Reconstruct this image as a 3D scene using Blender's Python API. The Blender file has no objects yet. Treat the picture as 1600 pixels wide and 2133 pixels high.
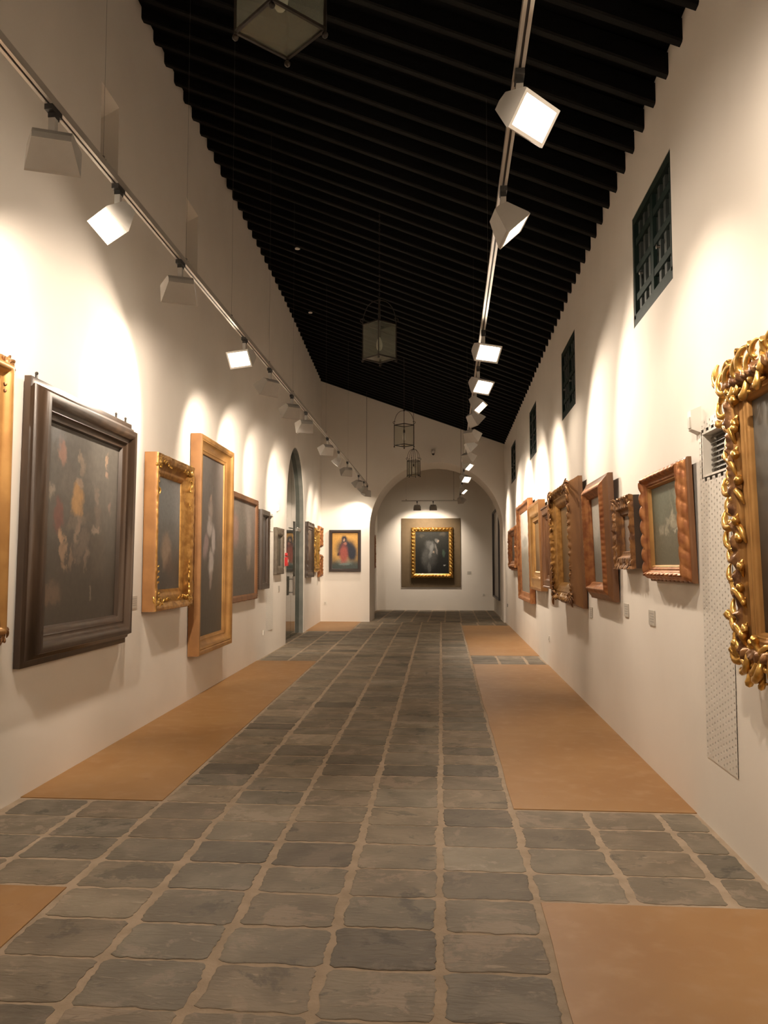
import bpy, bmesh, math, random
from mathutils import Vector, Matrix, noise
rnd = random.Random(7)
PI = math.pi
SC = bpy.context.scene
COL = SC.collection

# ------------------------------------------------------------------ materials
def new_mat(name):
    m = bpy.data.materials.new(name); m.use_nodes = True
    nt = m.node_tree; nt.nodes.clear()
    out = nt.nodes.new('ShaderNodeOutputMaterial')
    return m, nt, out

def N(nt, typ, **kw):
    n = nt.nodes.new(typ)
    for k, v in kw.items():
        if k.startswith('i_'):
            n.inputs[k[2:].replace('_', ' ')].default_value = v
        else:
            setattr(n, k, v)
    return n

def mixc(nt, fac, a, b):
    m = nt.nodes.new('ShaderNodeMix'); m.data_type = 'RGBA'
    for sock, v in ((m.inputs[0], fac), (m.inputs[6], a), (m.inputs[7], b)):
        if hasattr(v, 'is_output') or isinstance(v, bpy.types.NodeSocket): nt.links.new(v, sock)
        elif isinstance(v, (int, float)): sock.default_value = v
        else: sock.default_value = (*v, 1) if len(v) == 3 else v
    return m.outputs[2]

def ramp(nt, src, lo, hi):
    r = nt.nodes.new('ShaderNodeMapRange'); r.interpolation_type = 'SMOOTHSTEP'
    nt.links.new(src, r.inputs[0]); r.inputs[1].default_value = lo; r.inputs[2].default_value = hi
    return r.outputs[0]

def surface_mat(name, c1, c2, scale=6, rough=0.6, metal=0.0, bump=0.1, bscale=40, spec=0.5, dist=0.01, coat=0.0, stretch=(1, 1, 1), rough2=None):
    m, nt, out = new_mat(name)
    p = nt.nodes.new('ShaderNodeBsdfPrincipled')
    tc = nt.nodes.new('ShaderNodeTexCoord'); mp = nt.nodes.new('ShaderNodeMapping')
    mp.inputs['Scale'].default_value = stretch
    nt.links.new(tc.outputs['Object'], mp.inputs[0])
    n = N(nt, 'ShaderNodeTexNoise', i_Scale=scale, i_Detail=5.0); nt.links.new(mp.outputs[0], n.inputs['Vector'])
    f = ramp(nt, n.outputs['Fac'], 0.35, 0.68)
    nt.links.new(mixc(nt, f, c1, c2), p.inputs['Base Color'])
    p.inputs['Roughness'].default_value = rough; p.inputs['Metallic'].default_value = metal
    p.inputs['Specular IOR Level'].default_value = spec
    p.inputs['Coat Weight'].default_value = coat
    if bump:
        b = N(nt, 'ShaderNodeTexNoise', i_Scale=bscale, i_Detail=4.0); nt.links.new(mp.outputs[0], b.inputs['Vector'])
        bn = nt.nodes.new('ShaderNodeBump'); bn.inputs['Strength'].default_value = bump; bn.inputs['Distance'].default_value = dist
        nt.links.new(b.outputs['Fac'], bn.inputs['Height']); nt.links.new(bn.outputs[0], p.inputs['Normal'])
    nt.links.new(p.outputs[0], out.inputs[0])
    return m

def emit_mat(name, col, s):
    m, nt, out = new_mat(name)
    e = N(nt, 'ShaderNodeEmission'); e.inputs[0].default_value = (*col, 1); e.inputs[1].default_value = s
    nt.links.new(e.outputs[0], out.inputs[0]); return m

def glass_mat(name, tint=(0.8, 0.85, 0.8), grey_mix=0.12, rough=0.0, ior=1.5):
    m, nt, out = new_mat(name)
    tr = nt.nodes.new('ShaderNodeBsdfTransparent'); tr.inputs[0].default_value = (*tint, 1)
    gl = nt.nodes.new('ShaderNodeBsdfGlossy'); gl.inputs['Roughness'].default_value = rough
    fr = nt.nodes.new('ShaderNodeFresnel'); fr.inputs[0].default_value = ior
    df = nt.nodes.new('ShaderNodeBsdfDiffuse'); df.inputs[0].default_value = (0.42, 0.44, 0.38, 1)
    a = nt.nodes.new('ShaderNodeMixShader'); a.inputs[0].default_value = grey_mix  # share of flat grey mixed into the clear sheet
    nt.links.new(tr.outputs[0], a.inputs[1]); nt.links.new(df.outputs[0], a.inputs[2])
    b = nt.nodes.new('ShaderNodeMixShader'); nt.links.new(fr.outputs[0], b.inputs[0])
    nt.links.new(a.outputs[0], b.inputs[1]); nt.links.new(gl.outputs[0], b.inputs[2])
    nt.links.new(b.outputs[0], out.inputs[0])
    ge = nt.nodes.new('ShaderNodeNewGeometry')          # only the outer skin reflects, never the inside of the sheet
    mu = nt.nodes.new('ShaderNodeMath'); mu.operation = 'MULTIPLY'; sb = nt.nodes.new('ShaderNodeMath'); sb.operation = 'SUBTRACT'; sb.inputs[0].default_value = 1.0
    nt.links.new(ge.outputs['Backfacing'], sb.inputs[1]); nt.links.new(fr.outputs[0], mu.inputs[0]); nt.links.new(sb.outputs[0], mu.inputs[1]); nt.links.new(mu.outputs[0], b.inputs[0])
    return m

M = {}
M['plaster'] = surface_mat('plaster', (0.80, 0.75, 0.685), (0.77, 0.72, 0.655), 1.3, 0.85, bump=0.12, bscale=9, dist=0.01, spec=0.15)
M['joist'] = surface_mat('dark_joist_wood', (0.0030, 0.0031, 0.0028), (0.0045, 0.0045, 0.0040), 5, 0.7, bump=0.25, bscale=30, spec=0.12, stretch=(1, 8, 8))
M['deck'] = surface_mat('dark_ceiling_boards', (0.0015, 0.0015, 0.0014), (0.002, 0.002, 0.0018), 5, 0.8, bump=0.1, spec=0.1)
M['track'] = surface_mat('track_aluminium', (0.50, 0.46, 0.41), (0.46, 0.42, 0.37), 4, 0.38, metal=0.55, bump=0.0)
M['rod_grey'] = surface_mat('thin_wire', (0.10, 0.09, 0.075), (0.09, 0.08, 0.07), 4, 0.5, bump=0.0)
M['slot'] = surface_mat('track_slot', (0.05, 0.04, 0.035), (0.04, 0.03, 0.03), 4, 0.6, bump=0.0)
M['black_plastic'] = surface_mat('black_plastic', (0.015, 0.013, 0.012), (0.02, 0.018, 0.016), 8, 0.5, bump=0.0)
M['lamp_grey'] = surface_mat('lamp_grey_paint', (0.42, 0.40, 0.37), (0.38, 0.36, 0.33), 6, 0.45, bump=0.0, metal=0.1)
M['lens'] = emit_mat('lamp_lens', (1.0, 0.87, 0.68), 32)
M['lens_off'] = surface_mat('dull_lens', (0.55, 0.5, 0.42), (0.5, 0.46, 0.4), 5, 0.3, bump=0.0)
M['jamb'] = surface_mat('grey_green_stone', (0.155, 0.16, 0.14), (0.20, 0.20, 0.175), 5, 0.7, bump=0.2, bscale=25)
M['taupe'] = surface_mat('taupe_panel_cloth', (0.150, 0.108, 0.064), (0.135, 0.098, 0.058), 8, 0.85, bump=0.1, bscale=200, dist=0.001, spec=0.1)
M['white_metal'] = surface_mat('white_enamelled_metal', (0.70, 0.66, 0.60), (0.67, 0.63, 0.57), 4, 0.5, bump=0.0)
M['white_plastic'] = surface_mat('white_plastic', (0.72, 0.69, 0.63), (0.70, 0.67, 0.61), 4, 0.4, bump=0.0)
M['grey_plaque'] = surface_mat('pale_plaque', (0.56, 0.52, 0.46), (0.52, 0.49, 0.43), 30, 0.3, bump=0.0)
M['dark_cavity'] = surface_mat('dark_cavity', (0.03, 0.025, 0.02), (0.04, 0.035, 0.03), 4, 0.9, bump=0.0)
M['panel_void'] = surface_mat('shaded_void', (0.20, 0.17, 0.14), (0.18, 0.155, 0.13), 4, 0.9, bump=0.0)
M['louvre'] = surface_mat('grey_louvre', (0.12, 0.115, 0.10), (0.15, 0.14, 0.12), 4, 0.5, bump=0.0)
M['green_wood'] = surface_mat('dark_green_paint', (0.008, 0.018, 0.015), (0.013, 0.026, 0.021), 6, 0.6, bump=0.15, bscale=40, spec=0.15)
M['green_slat'] = surface_mat('worn_green_slat', (0.026, 0.034, 0.031), (0.038, 0.046, 0.042), 9, 0.5, bump=0.1)
M['iron'] = surface_mat('wrought_iron', (0.02, 0.016, 0.012), (0.035, 0.026, 0.018), 12, 0.55, metal=0.4, bump=0.2)
M['lantern_glass'] = glass_mat('greyish_lantern_glass', (0.86, 0.88, 0.84), 0.17, 0.15)  # more flat grey mixed in than in the clear panes
M['clear_glass'] = glass_mat('clear_lantern_glass', (0.94, 0.94, 0.92), 0.03)
M['door_glass'] = glass_mat('door_glass', (0.7, 0.74, 0.7), 0.03, ior=3.2)
M['bulb'] = surface_mat('milky_bulb', (0.85, 0.84, 0.78), (0.82, 0.8, 0.75), 4, 0.25, bump=0.0)
M['steel'] = surface_mat('brushed_steel', (0.45, 0.43, 0.40), (0.4, 0.38, 0.35), 20, 0.3, metal=1.0, bump=0.0)
M['red'] = surface_mat('red_paint', (0.45, 0.02, 0.02), (0.38, 0.02, 0.02), 8, 0.35, bump=0.0)
M['gold'] = surface_mat('worn_gilding', (0.50, 0.28, 0.085), (0.32, 0.16, 0.045), 14, 0.36, metal=0.75, bump=0.5, bscale=60, dist=0.004)
M['gold_bright'] = surface_mat('bright_gilding', (0.75, 0.47, 0.14), (0.50, 0.27, 0.06), 16, 0.30, metal=0.85, bump=0.4, bscale=60, dist=0.004)
M['gold_plain'] = surface_mat('smooth_gilding', (0.44, 0.24, 0.078), (0.34, 0.175, 0.055), 6, 0.42, metal=0.55, bump=0.2, bscale=30, dist=0.003)
M['gold_side'] = surface_mat('ochre_gilt_side', (0.30, 0.14, 0.045), (0.24, 0.11, 0.035), 6, 0.5, metal=0.25, bump=0.15, bscale=30, dist=0.003)
M['bronze'] = surface_mat('bronze_and_recess_shade', (0.30, 0.15, 0.055), (0.13, 0.06, 0.03), 15, 0.38, metal=0.6, bump=0.5, bscale=60, dist=0.004)  # own tone of dark carving; painted recess shade on the rose dress frame
M['redgold'] = surface_mat('reddish_gilding', (0.42, 0.18, 0.065), (0.25, 0.09, 0.035), 14, 0.4, metal=0.55, bump=0.4, bscale=50, dist=0.003)
M['dark_wood'] = surface_mat('dark_walnut_frame', (0.050, 0.030, 0.018), (0.030, 0.018, 0.011), 4, 0.36, bump=0.2, bscale=50, stretch=(3, 3, 0.4), dist=0.002)
M['grey_wood'] = surface_mat('weathered_frame', (0.13, 0.105, 0.075), (0.09, 0.07, 0.05), 8, 0.5, bump=0.4, bscale=50, dist=0.003)
M['black_frame'] = surface_mat('black_brown_frame', (0.028, 0.014, 0.010), (0.02, 0.011, 0.008), 8, 0.4, bump=0.1)
M['brown_wood'] = surface_mat('brown_frame_wood', (0.20, 0.09, 0.035), (0.13, 0.055, 0.022), 6, 0.42, bump=0.2, bscale=40, stretch=(1, 1, 0.3), dist=0.002)
M['olive_wood'] = surface_mat('olive_brown_side', (0.27, 0.130, 0.045), (0.15, 0.066, 0.025), 4, 0.5, bump=0.3, bscale=30, stretch=(1, 1, 0.25), dist=0.003)

def slab_mat():
    m, nt, out = new_mat('slate_slabs')
    p = nt.nodes.new('ShaderNodeBsdfPrincipled')
    tc = nt.nodes.new('ShaderNodeTexCoord')
    at = nt.nodes.new('ShaderNodeAttribute'); at.attribute_name = 'slab_tone'
    n1 = N(nt, 'ShaderNodeTexNoise', i_Scale=4.0, i_Detail=8.0, i_Distortion=0.6); nt.links.new(tc.outputs['Object'], n1.inputs['Vector'])
    mp = nt.nodes.new('ShaderNodeMapping'); mp.inputs['Scale'].default_value = (1, 3.2, 1); nt.links.new(tc.outputs['Object'], mp.inputs[0])
    n2 = N(nt, 'ShaderNodeTexNoise', i_Scale=9.0, i_Detail=6.0, i_Distortion=1.2); nt.links.new(mp.outputs[0], n2.inputs['Vector'])
    c = mixc(nt, ramp(nt, n1.outputs['Fac'], 0.35, 0.7), (0.150, 0.122, 0.086), (0.215, 0.178, 0.130))
    c = mixc(nt, ramp(nt, n2.outputs['Fac'], 0.60, 0.78), c, (0.30, 0.25, 0.19))
    n3 = N(nt, 'ShaderNodeTexNoise', i_Scale=2.3, i_Detail=9.0, i_Roughness=0.7, i_Distortion=0.4); nt.links.new(tc.outputs['Object'], n3.inputs['Vector'])
    c = mixc(nt, ramp(nt, n3.outputs['Fac'], 0.545, 0.60), c, (0.245, 0.195, 0.145))
    c = mixc(nt, ramp(nt, n3.outputs['Fac'], 0.42, 0.36), c, (0.105, 0.088, 0.064))
    mm = nt.nodes.new('ShaderNodeMix'); mm.data_type = 'RGBA'; mm.blend_type = 'MULTIPLY'; mm.inputs[0].default_value = 1.0
    nt.links.new(c, mm.inputs[6]); nt.links.new(at.outputs['Color'], mm.inputs[7])
    nt.links.new(mm.outputs[2], p.inputs['Base Color'])
    p.inputs['Roughness'].default_value = 0.6; p.inputs['Specular IOR Level'].default_value = 0.3
    bn = nt.nodes.new('ShaderNodeBump'); bn.inputs['Strength'].default_value = 0.6; bn.inputs['Distance'].default_value = 0.012
    nt.links.new(n2.outputs['Fac'], bn.inputs['Height']); nt.links.new(bn.outputs[0], p.inputs['Normal'])
    nt.links.new(p.outputs[0], out.inputs[0]); return m
M['slab'] = slab_mat()
M['mortar'] = surface_mat('sandy_mortar', (0.40, 0.315, 0.235), (0.33, 0.26, 0.19), 8, 0.85, bump=0.4, bscale=50, spec=0.1)
def orange_mat():
    m, nt, out = new_mat('ochre_cement')
    p = nt.nodes.new('ShaderNodeBsdfPrincipled'); tc = nt.nodes.new('ShaderNodeTexCoord')
    n1 = N(nt, 'ShaderNodeTexNoise', i_Scale=1.1, i_Detail=4.0); nt.links.new(tc.outputs['Object'], n1.inputs['Vector'])
    n2 = N(nt, 'ShaderNodeTexNoise', i_Scale=7.0, i_Detail=8.0); nt.links.new(tc.outputs['Object'], n2.inputs['Vector'])
    v = N(nt, 'ShaderNodeTexVoronoi', i_Scale=0.9); v.feature = 'DISTANCE_TO_EDGE'
    nv = N(nt, 'ShaderNodeTexNoise', i_Scale=3.0); nt.links.new(tc.outputs['Object'], nv.inputs['Vector'])
    va = nt.nodes.new('ShaderNodeVectorMath'); va.operation = 'ADD'; nt.links.new(tc.outputs['Object'], va.inputs[0]); nt.links.new(nv.outputs['Color'], va.inputs[1])
    nt.links.new(va.outputs[0], v.inputs['Vector'])
    c = mixc(nt, ramp(nt, n1.outputs['Fac'], 0.3, 0.7), (0.285, 0.142, 0.046), (0.33, 0.178, 0.064))
    c = mixc(nt, ramp(nt, n2.outputs['Fac'], 0.45, 0.8), c, (0.35, 0.20, 0.09))
    cr = ramp(nt, v.outputs['Distance'], 0.0, 0.004)
    inv = nt.nodes.new('ShaderNodeMath'); inv.operation = 'MULTIPLY_ADD'; inv.inputs[1].default_value = -0.35; inv.inputs[2].default_value = 0.35
    nt.links.new(cr, inv.inputs[0])
    c = mixc(nt, inv.outputs[0], c, (0.22, 0.10, 0.045))
    nt.links.new(c, p.inputs['Base Color']); p.inputs['Roughness'].default_value = 0.5; p.inputs['Specular IOR Level'].default_value = 0.35
    nt.links.new(p.outputs[0], out.inputs[0]); return m
M['orange'] = orange_mat()

def paint_mat(name, top, bottom, blobs, grain=0.06, rough=0.42, spec=0.35, split=0.5, soft=0.35):
    """painted canvas: background gradient top/bottom, soft-edged brush patches (u right, v up, ru, rv, angle, colour, strength)"""
    m, nt, out = new_mat(name)
    p = nt.nodes.new('ShaderNodeBsdfPrincipled')
    tc = nt.nodes.new('ShaderNodeTexCoord')
    nz = N(nt, 'ShaderNodeTexNoise', i_Scale=7.0, i_Detail=6.0, i_Roughness=0.65); nt.links.new(tc.outputs['Generated'], nz.inputs['Vector'])
    sub = nt.nodes.new('ShaderNodeVectorMath'); sub.operation = 'SUBTRACT'; sub.inputs[1].default_value = (0.5, 0.5, 0.5)
    nt.links.new(nz.outputs['Color'], sub.inputs[0])
    sc = nt.nodes.new('ShaderNodeVectorMath'); sc.operation = 'SCALE'; sc.inputs['Scale'].default_value = grain * 2.6
    nt.links.new(sub.outputs[0], sc.inputs[0])
    add = nt.nodes.new('ShaderNodeVectorMath'); add.operation = 'ADD'
    nt.links.new(tc.outputs['Generated'], add.inputs[0]); nt.links.new(sc.outputs[0], add.inputs[1])
    sep = nt.nodes.new('ShaderNodeSeparateXYZ'); nt.links.new(add.outputs[0], sep.inputs[0])
    c = mixc(nt, ramp(nt, sep.outputs['Z'], split - soft, split + soft), bottom, top)
    for (u, v, ru, rv, ang, colr, k) in blobs:
        mp = nt.nodes.new('ShaderNodeMapping'); mp.vector_type = 'TEXTURE'
        mp.inputs['Location'].default_value = (1 - u, 0.5, v); mp.inputs['Rotation'].default_value = (0, math.radians(ang), 0)
        mp.inputs['Scale'].default_value = (ru, 50, rv)
        nt.links.new(add.outputs[0], mp.inputs[0])
        ln = nt.nodes.new('ShaderNodeVectorMath'); ln.operation = 'LENGTH'; nt.links.new(mp.outputs[0], ln.inputs[0])
        r = nt.nodes.new('ShaderNodeMapRange'); r.interpolation_type = 'SMOOTHSTEP'
        nt.links.new(ln.outputs['Value'], r.inputs[0]); r.inputs[1].default_value = 0.45; r.inputs[2].default_value = 1.15
        r.inputs[3].default_value = k; r.inputs[4].default_value = 0.0
        c = mixc(nt, r.outputs[0], c, colr)
    n2 = N(nt, 'ShaderNodeTexNoise', i_Scale=26.0, i_Detail=6.0); nt.links.new(tc.outputs['Generated'], n2.inputs['Vector'])
    mm = nt.nodes.new('ShaderNodeMix'); mm.data_type = 'RGBA'; mm.blend_type = 'OVERLAY'; mm.inputs[0].default_value = 0.35
    nt.links.new(c, mm.inputs[6]); nt.links.new(n2.outputs['Fac'], mm.inputs[7])
    nt.links.new(mm.outputs[2], p.inputs['Base Color'])
    p.inputs['Roughness'].default_value = rough; p.inputs['Specular IOR Level'].default_value = spec
    nt.links.new(p.outputs[0], out.inputs[0]); return m

# ------------------------------------------------------------------ mesh helpers
class MB:
    def __init__(s): s.v = []; s.f = []; s.mi = []
    def quad(s, pts, mi=0):
        b = len(s.v); s.v += [tuple(p) for p in pts]; s.f.append(tuple(range(b, b + len(pts)))); s.mi.append(mi)
    def box(s, x0, x1, y0, y1, z0, z1, mi=0):
        s.hexa([(x0, y0, z0), (x1, y0, z0), (x1, y1, z0), (x0, y1, z0)], [(x0, y0, z1), (x1, y0, z1), (x1, y1, z1), (x0, y1, z1)], mi)
    def hexa(s, bot, top, mi=0):
        b = len(s.v); n = len(bot); s.v += [tuple(p) for p in bot] + [tuple(p) for p in top]
        s.f.append(tuple(b + i for i in reversed(range(n)))); s.f.append(tuple(b + n + i for i in range(n)))
        s.mi += [mi, mi]
        for i in range(n):
            j = (i + 1) % n; s.f.append((b + i, b + j, b + n + j, b + n + i)); s.mi.append(mi)
    def bar(s, a, b, w, h=None, mi=0, n=4, twist=0.0):
        a = Vector(a); b = Vector(b); h = h or w; d = (b - a).normalized()
        up = Vector((0, 0, 1)) if abs(d.z) < 0.9 else Vector((0, 1, 0))
        x = d.cross(up).normalized(); y = x.cross(d).normalized()
        r = math.sqrt(2) if n == 4 else 1.0
        ring = [(math.cos(2 * PI * (k + .5) / n + twist) * w * .5 * r, math.sin(2 * PI * (k + .5) / n + twist) * h * .5 * r) for k in range(n)]
        s.hexa([a + x * p + y * q for p, q in ring], [b + x * p + y * q for p, q in ring], mi)
    def tube(s, pts, rad, n=6, mi=0, cap=True):
        pts = [Vector(p) for p in pts]; m = len(pts)
        if not isinstance(rad, (list, tuple)): rad = [rad] * m
        b0 = len(s.v); px = None
        for i, p in enumerate(pts):
            d = (pts[min(i + 1, m - 1)] - pts[max(i - 1, 0)]).normalized()
            if px is None:
                up = Vector((0, 0, 1)) if abs(d.z) < 0.9 else Vector((1, 0, 0)); px = d.cross(up).normalized()
            px = (px - d * px.dot(d)).normalized(); py = d.cross(px)
            for k in range(n):
                a = 2 * PI * k / n; s.v.append(tuple(p + (px * math.cos(a) + py * math.sin(a)) * rad[i]))
        for i in range(m - 1):
            for k in range(n):
                k2 = (k + 1) % n
                s.f.append((b0 + i * n + k, b0 + i * n + k2, b0 + (i + 1) * n + k2, b0 + (i + 1) * n + k)); s.mi.append(mi)
        if cap:
            s.f.append(tuple(b0 + k for k in reversed(range(n)))); s.mi.append(mi)
            s.f.append(tuple(b0 + (m - 1) * n + k for k in range(n))); s.mi.append(mi)
    def lathe(s, prof, c=(0, 0, 0), n=16, mi=0, ax='z'):
        b0 = len(s.v)
        for r, z in prof:
            for k in range(n):
                a = 2 * PI * k / n; x, y = r * math.cos(a), r * math.sin(a)
                s.v.append((c[0] + x, c[1] + y, c[2] + z) if ax == 'z' else (c[0] + x, c[1] + z, c[2] + y))
        for i in range(len(prof) - 1):
            for k in range(n):
                k2 = (k + 1) % n; s.f.append((b0 + i * n + k, b0 + i * n + k2, b0 + (i + 1) * n + k2, b0 + (i + 1) * n + k)); s.mi.append(mi)
    def ball(s, c, r, n=8):
        pr = [(max(r * math.sin(PI * i / n), 1e-5), -r * math.cos(PI * i / n)) for i in range(n + 1)]
        s.lathe(pr, c, n + 2)
    def mesh(s, name, mats, smooth=None):
        me = bpy.data.meshes.new(name); me.from_pydata(s.v, [], s.f); me.update()
        for m in (mats if isinstance(mats, (list, tuple)) else [mats]): me.materials.append(m)
        for p, i in zip(me.polygons, s.mi): p.material_index = i
        bm = bmesh.new(); bm.from_mesh(me); bmesh.ops.recalc_face_normals(bm, faces=bm.faces); bm.to_mesh(me); bm.free()
        if smooth is not None:
            me.polygons.foreach_set('use_smooth', [True] * len(me.polygons)); me.set_sharp_from_angle(angle=math.radians(smooth))
        return me
    def build(s, name, mats, parent=None, smooth=None, loc=None, bevel=0):
        me = s.mesh(name, mats, smooth)
        if bevel:
            bm = bmesh.new(); bm.from_mesh(me); bmesh.ops.bevel(bm, geom=bm.edges[:], offset=bevel, segments=2, profile=0.6, affect='EDGES'); bm.to_mesh(me); bm.free()
        return link(name, me, parent, loc)

def link(name, data, parent=None, loc=None):
    o = bpy.data.objects.new(name, data); COL.objects.link(o)
    if parent: o.parent = parent
    if loc is not None: o.location = loc
    return o
def tag(o, label, cat, group=None, kind=None):
    if label: o['label'] = label
    if cat: o['category'] = cat
    if group: o['group'] = group
    if kind: o['kind'] = kind
    return o
def thing(name, label, cat, loc=(0, 0, 0), rotz=0, group=None, rotx=0):
    o = link(name, None, None, loc); o.rotation_euler = (rotx, 0, rotz); o.empty_display_size = 0.1
    return tag(o, label, cat, group)

# ------------------------------------------------------------------ the room
XR = 1.49            # right wall
YE = 22.4            # end wall
def xl(y):           # left wall, its line bends slightly at the side arch
    return -2.6 - 0.038 * y if y < 15.5 else -3.189 - (y - 15.5) * (0.381 / 6.9)
ZL, ZR = 6.66, 4.83  # joist undersides at left and right walls
DECK = 0.15

def wallcols(name, P, Nn, th, cols, mats):
    """wall of closed prisms: P(s)->inner (x,y), Nn outward (x,y), cols = (s0,s1,[(zb0,zb1,zt0,zt1)])"""
    mb = MB()
    for s0, s1, iv in cols:
        a = Vector(P(s0)); b = Vector(P(s1)); o = Vector(Nn) * th
        for zb0, zb1, zt0, zt1 in iv:
            mb.hexa([(a.x, a.y, zb0), (b.x, b.y, zb1), (b.x + o.x, b.y + o.y, zb1), (a.x + o.x, a.y + o.y, zb0)],
                    [(a.x, a.y, zt0), (b.x, b.y, zt1), (b.x + o.x, b.y + o.y, zt1), (a.x + o.x, a.y + o.y, zt0)])
    o = mb.build(name, mats); tag(o, None, None, kind='structure'); return o

def full(z0, z1): return [(z0, z0, z1, z1)]
def holes(s_lo, s_hi, zt, hl):
    """rectangular holes hl = (s0,s1,z0,z1) that do not overlap in s"""
    cols = []; cur = s_lo
    for h in sorted(hl):
        cols.append((cur, h[0], full(0, zt)))
        cols.append((h[0], h[1], ([] if h[2] <= 0 else full(0, h[2])) + full(h[3], zt))); cur = h[1]
    cols.append((cur, s_hi, full(0, zt))); return cols

YB = -6.0
# right wall: four high windows and the ventilation panel
WIN = [(5.46, 6.62, 3.42, 4.32), (9.70, 10.88, 3.43, 4.33), (14.08, 15.28, 3.47, 4.37), (18.55, 19.88, 3.5, 4.4)]
PAN_R = (4.46, 4.98, 0.40, 2.36)
wallcols('wall_right', lambda s: (XR, s), (1, 0), 0.4, holes(YB, 23.9, 5.02, WIN + [PAN_R]), M['plaster'])
# left wall: two slit recesses, ventilation panel, glazed side arch
REC = [(6.26, 6.65, 4.78, 5.49), (8.69, 9.19, 4.86, 5.64)]
PAN_L = (13.72, 14.30, 0.41, 2.43)
AY, AR, AS = 17.23, 1.39, 2.66      # arch centre, radius, spring height
cols = holes(YB, AY - AR, 6.85, REC + [PAN_L])
K = 28
for i in range(K):
    a0 = PI - PI * i / K; a1 = PI - PI * (i + 1) / K
    cols.append((AY + AR * math.cos(a0), AY + AR * math.cos(a1), [(AS + AR * math.sin(a0), AS + AR * math.sin(a1), 6.85, 6.85)]))
cols.append((AY + AR, YE + 0.2, full(0, 6.85)))
# keep a vertex column at the bend
cols2 = []
for s0, s1, iv in cols:
    if s0 < 15.5 < s1: cols2 += [(s0, 15.5, iv), (15.5, s1, iv)]
    else: cols2.append((s0, s1, iv))
wallcols('wall_left', lambda s: (xl(s), s), (-1, 0), 0.5, cols2, M['plaster'])
# backing and sloping soffits of the slit recesses
mb = MB()
for (y0, y1, z0, z1) in REC:
    x = xl(y1)
    mb.box(x - 0.60, x - 0.40, y0 - .1, y1 + .1, z0 - .1, z1 + .1)
    mb.hexa([(x - .42, y0, z1 - .22), (x - .42, y1, z1 - .22), (x + .0, y1, z1), (x + .0, y0, z1)], [(x - .42, y0, z1 + .05), (x - .42, y1, z1 + .05), (x - .005, y1, z1 + .05), (x - .005, y0, z1 + .05)])
tag(mb.build('trim_1', M['plaster']), None, None, kind='structure')

# end wall with the big round arch
CX, CR, CS = -0.387, 1.826, 2.55
def ztop(x, y=YE):
    return ZL + (ZR - ZL) * (x - xl(y)) / (XR - xl(y)) + DECK + 0.03
cols = [(-3.75, CX - CR, [(0, 0, ztop(-3.75), ztop(CX - CR))])]
K = 40
for i in range(K):
    a0 = PI - PI * i / K; a1 = PI - PI * (i + 1) / K
    s0 = CX + CR * math.cos(a0); s1 = CX + CR * math.cos(a1)
    cols.append((s0, s1, [(CS + CR * math.sin(a0), CS + CR * math.sin(a1), ztop(s0), ztop(s1))]))
cols.append((CX + CR, XR, [(0, 0, ztop(CX + CR), ztop(XR))]))
wallcols('wall_end', lambda s: (s, YE), (0, 1), 1.5, cols, M['plaster'])
# room behind the arch
YN = 28.6
mb = MB(); mb.box(-2.9, 1.9, YN, YN + .2, 0, 5.2); tag(mb.build('wall_niche_back', M['plaster']), None, None, kind='structure')
mb = MB(); mb.box(-2.75, -2.55, 23.9, YN, 0, 5.2); tag(mb.build('wall_niche_left', M['plaster']), None, None, kind='structure')
mb = MB(); mb.box(XR, XR + .4, 23.9, YN, 0, 5.2); tag(mb.build('wall_niche_right', M['plaster']), None, None, kind='structure')
mb = MB(); mb.box(-2.9, 1.9, 23.9, YN + .2, 5.2, 5.35); tag(mb.build('ceiling_niche', M['plaster']), None, None, kind='structure')
mb = MB(); mb.box(-3.2, 1.9, YB - .2, YB, 0, 6.9); tag(mb.build('wall_back', M['plaster']), None, None, kind='structure')
# dim lobby behind the glazed side arch
mb = MB()
mb.box(-7.2, -7.0, 14.2, 20.6, 0, 4.6); mb.box(-7.2, xl(15) - .5, 14.0, 14.2, 0, 4.6); mb.box(-7.2, xl(20) - .5, 20.6, 20.8, 0, 4.6); mb.box(-7.2, xl(15.5) - .5, 14, 20.8, 4.6, 4.8)
tag(mb.build('wall_lobby', M['plaster']), None, None, kind='structure')

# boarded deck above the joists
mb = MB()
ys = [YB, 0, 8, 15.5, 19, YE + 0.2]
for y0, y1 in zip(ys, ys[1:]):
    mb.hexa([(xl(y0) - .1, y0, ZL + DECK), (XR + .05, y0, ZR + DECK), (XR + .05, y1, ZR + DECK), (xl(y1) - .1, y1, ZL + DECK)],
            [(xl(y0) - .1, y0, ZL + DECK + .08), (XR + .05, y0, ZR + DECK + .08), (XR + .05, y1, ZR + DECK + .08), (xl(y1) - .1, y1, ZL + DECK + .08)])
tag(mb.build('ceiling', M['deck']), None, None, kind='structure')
# joists
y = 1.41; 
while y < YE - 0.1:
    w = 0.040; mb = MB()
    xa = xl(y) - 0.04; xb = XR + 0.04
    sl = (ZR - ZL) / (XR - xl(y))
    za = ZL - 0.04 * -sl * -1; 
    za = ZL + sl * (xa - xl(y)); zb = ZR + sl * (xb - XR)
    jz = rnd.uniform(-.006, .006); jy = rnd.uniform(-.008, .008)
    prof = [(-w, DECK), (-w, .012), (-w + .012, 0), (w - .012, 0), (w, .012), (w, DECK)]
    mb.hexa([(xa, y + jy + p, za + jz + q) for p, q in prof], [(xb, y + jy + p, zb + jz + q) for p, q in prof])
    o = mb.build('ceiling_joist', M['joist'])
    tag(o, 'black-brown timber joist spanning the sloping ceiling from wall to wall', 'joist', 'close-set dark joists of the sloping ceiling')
    y += 0.34

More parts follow.
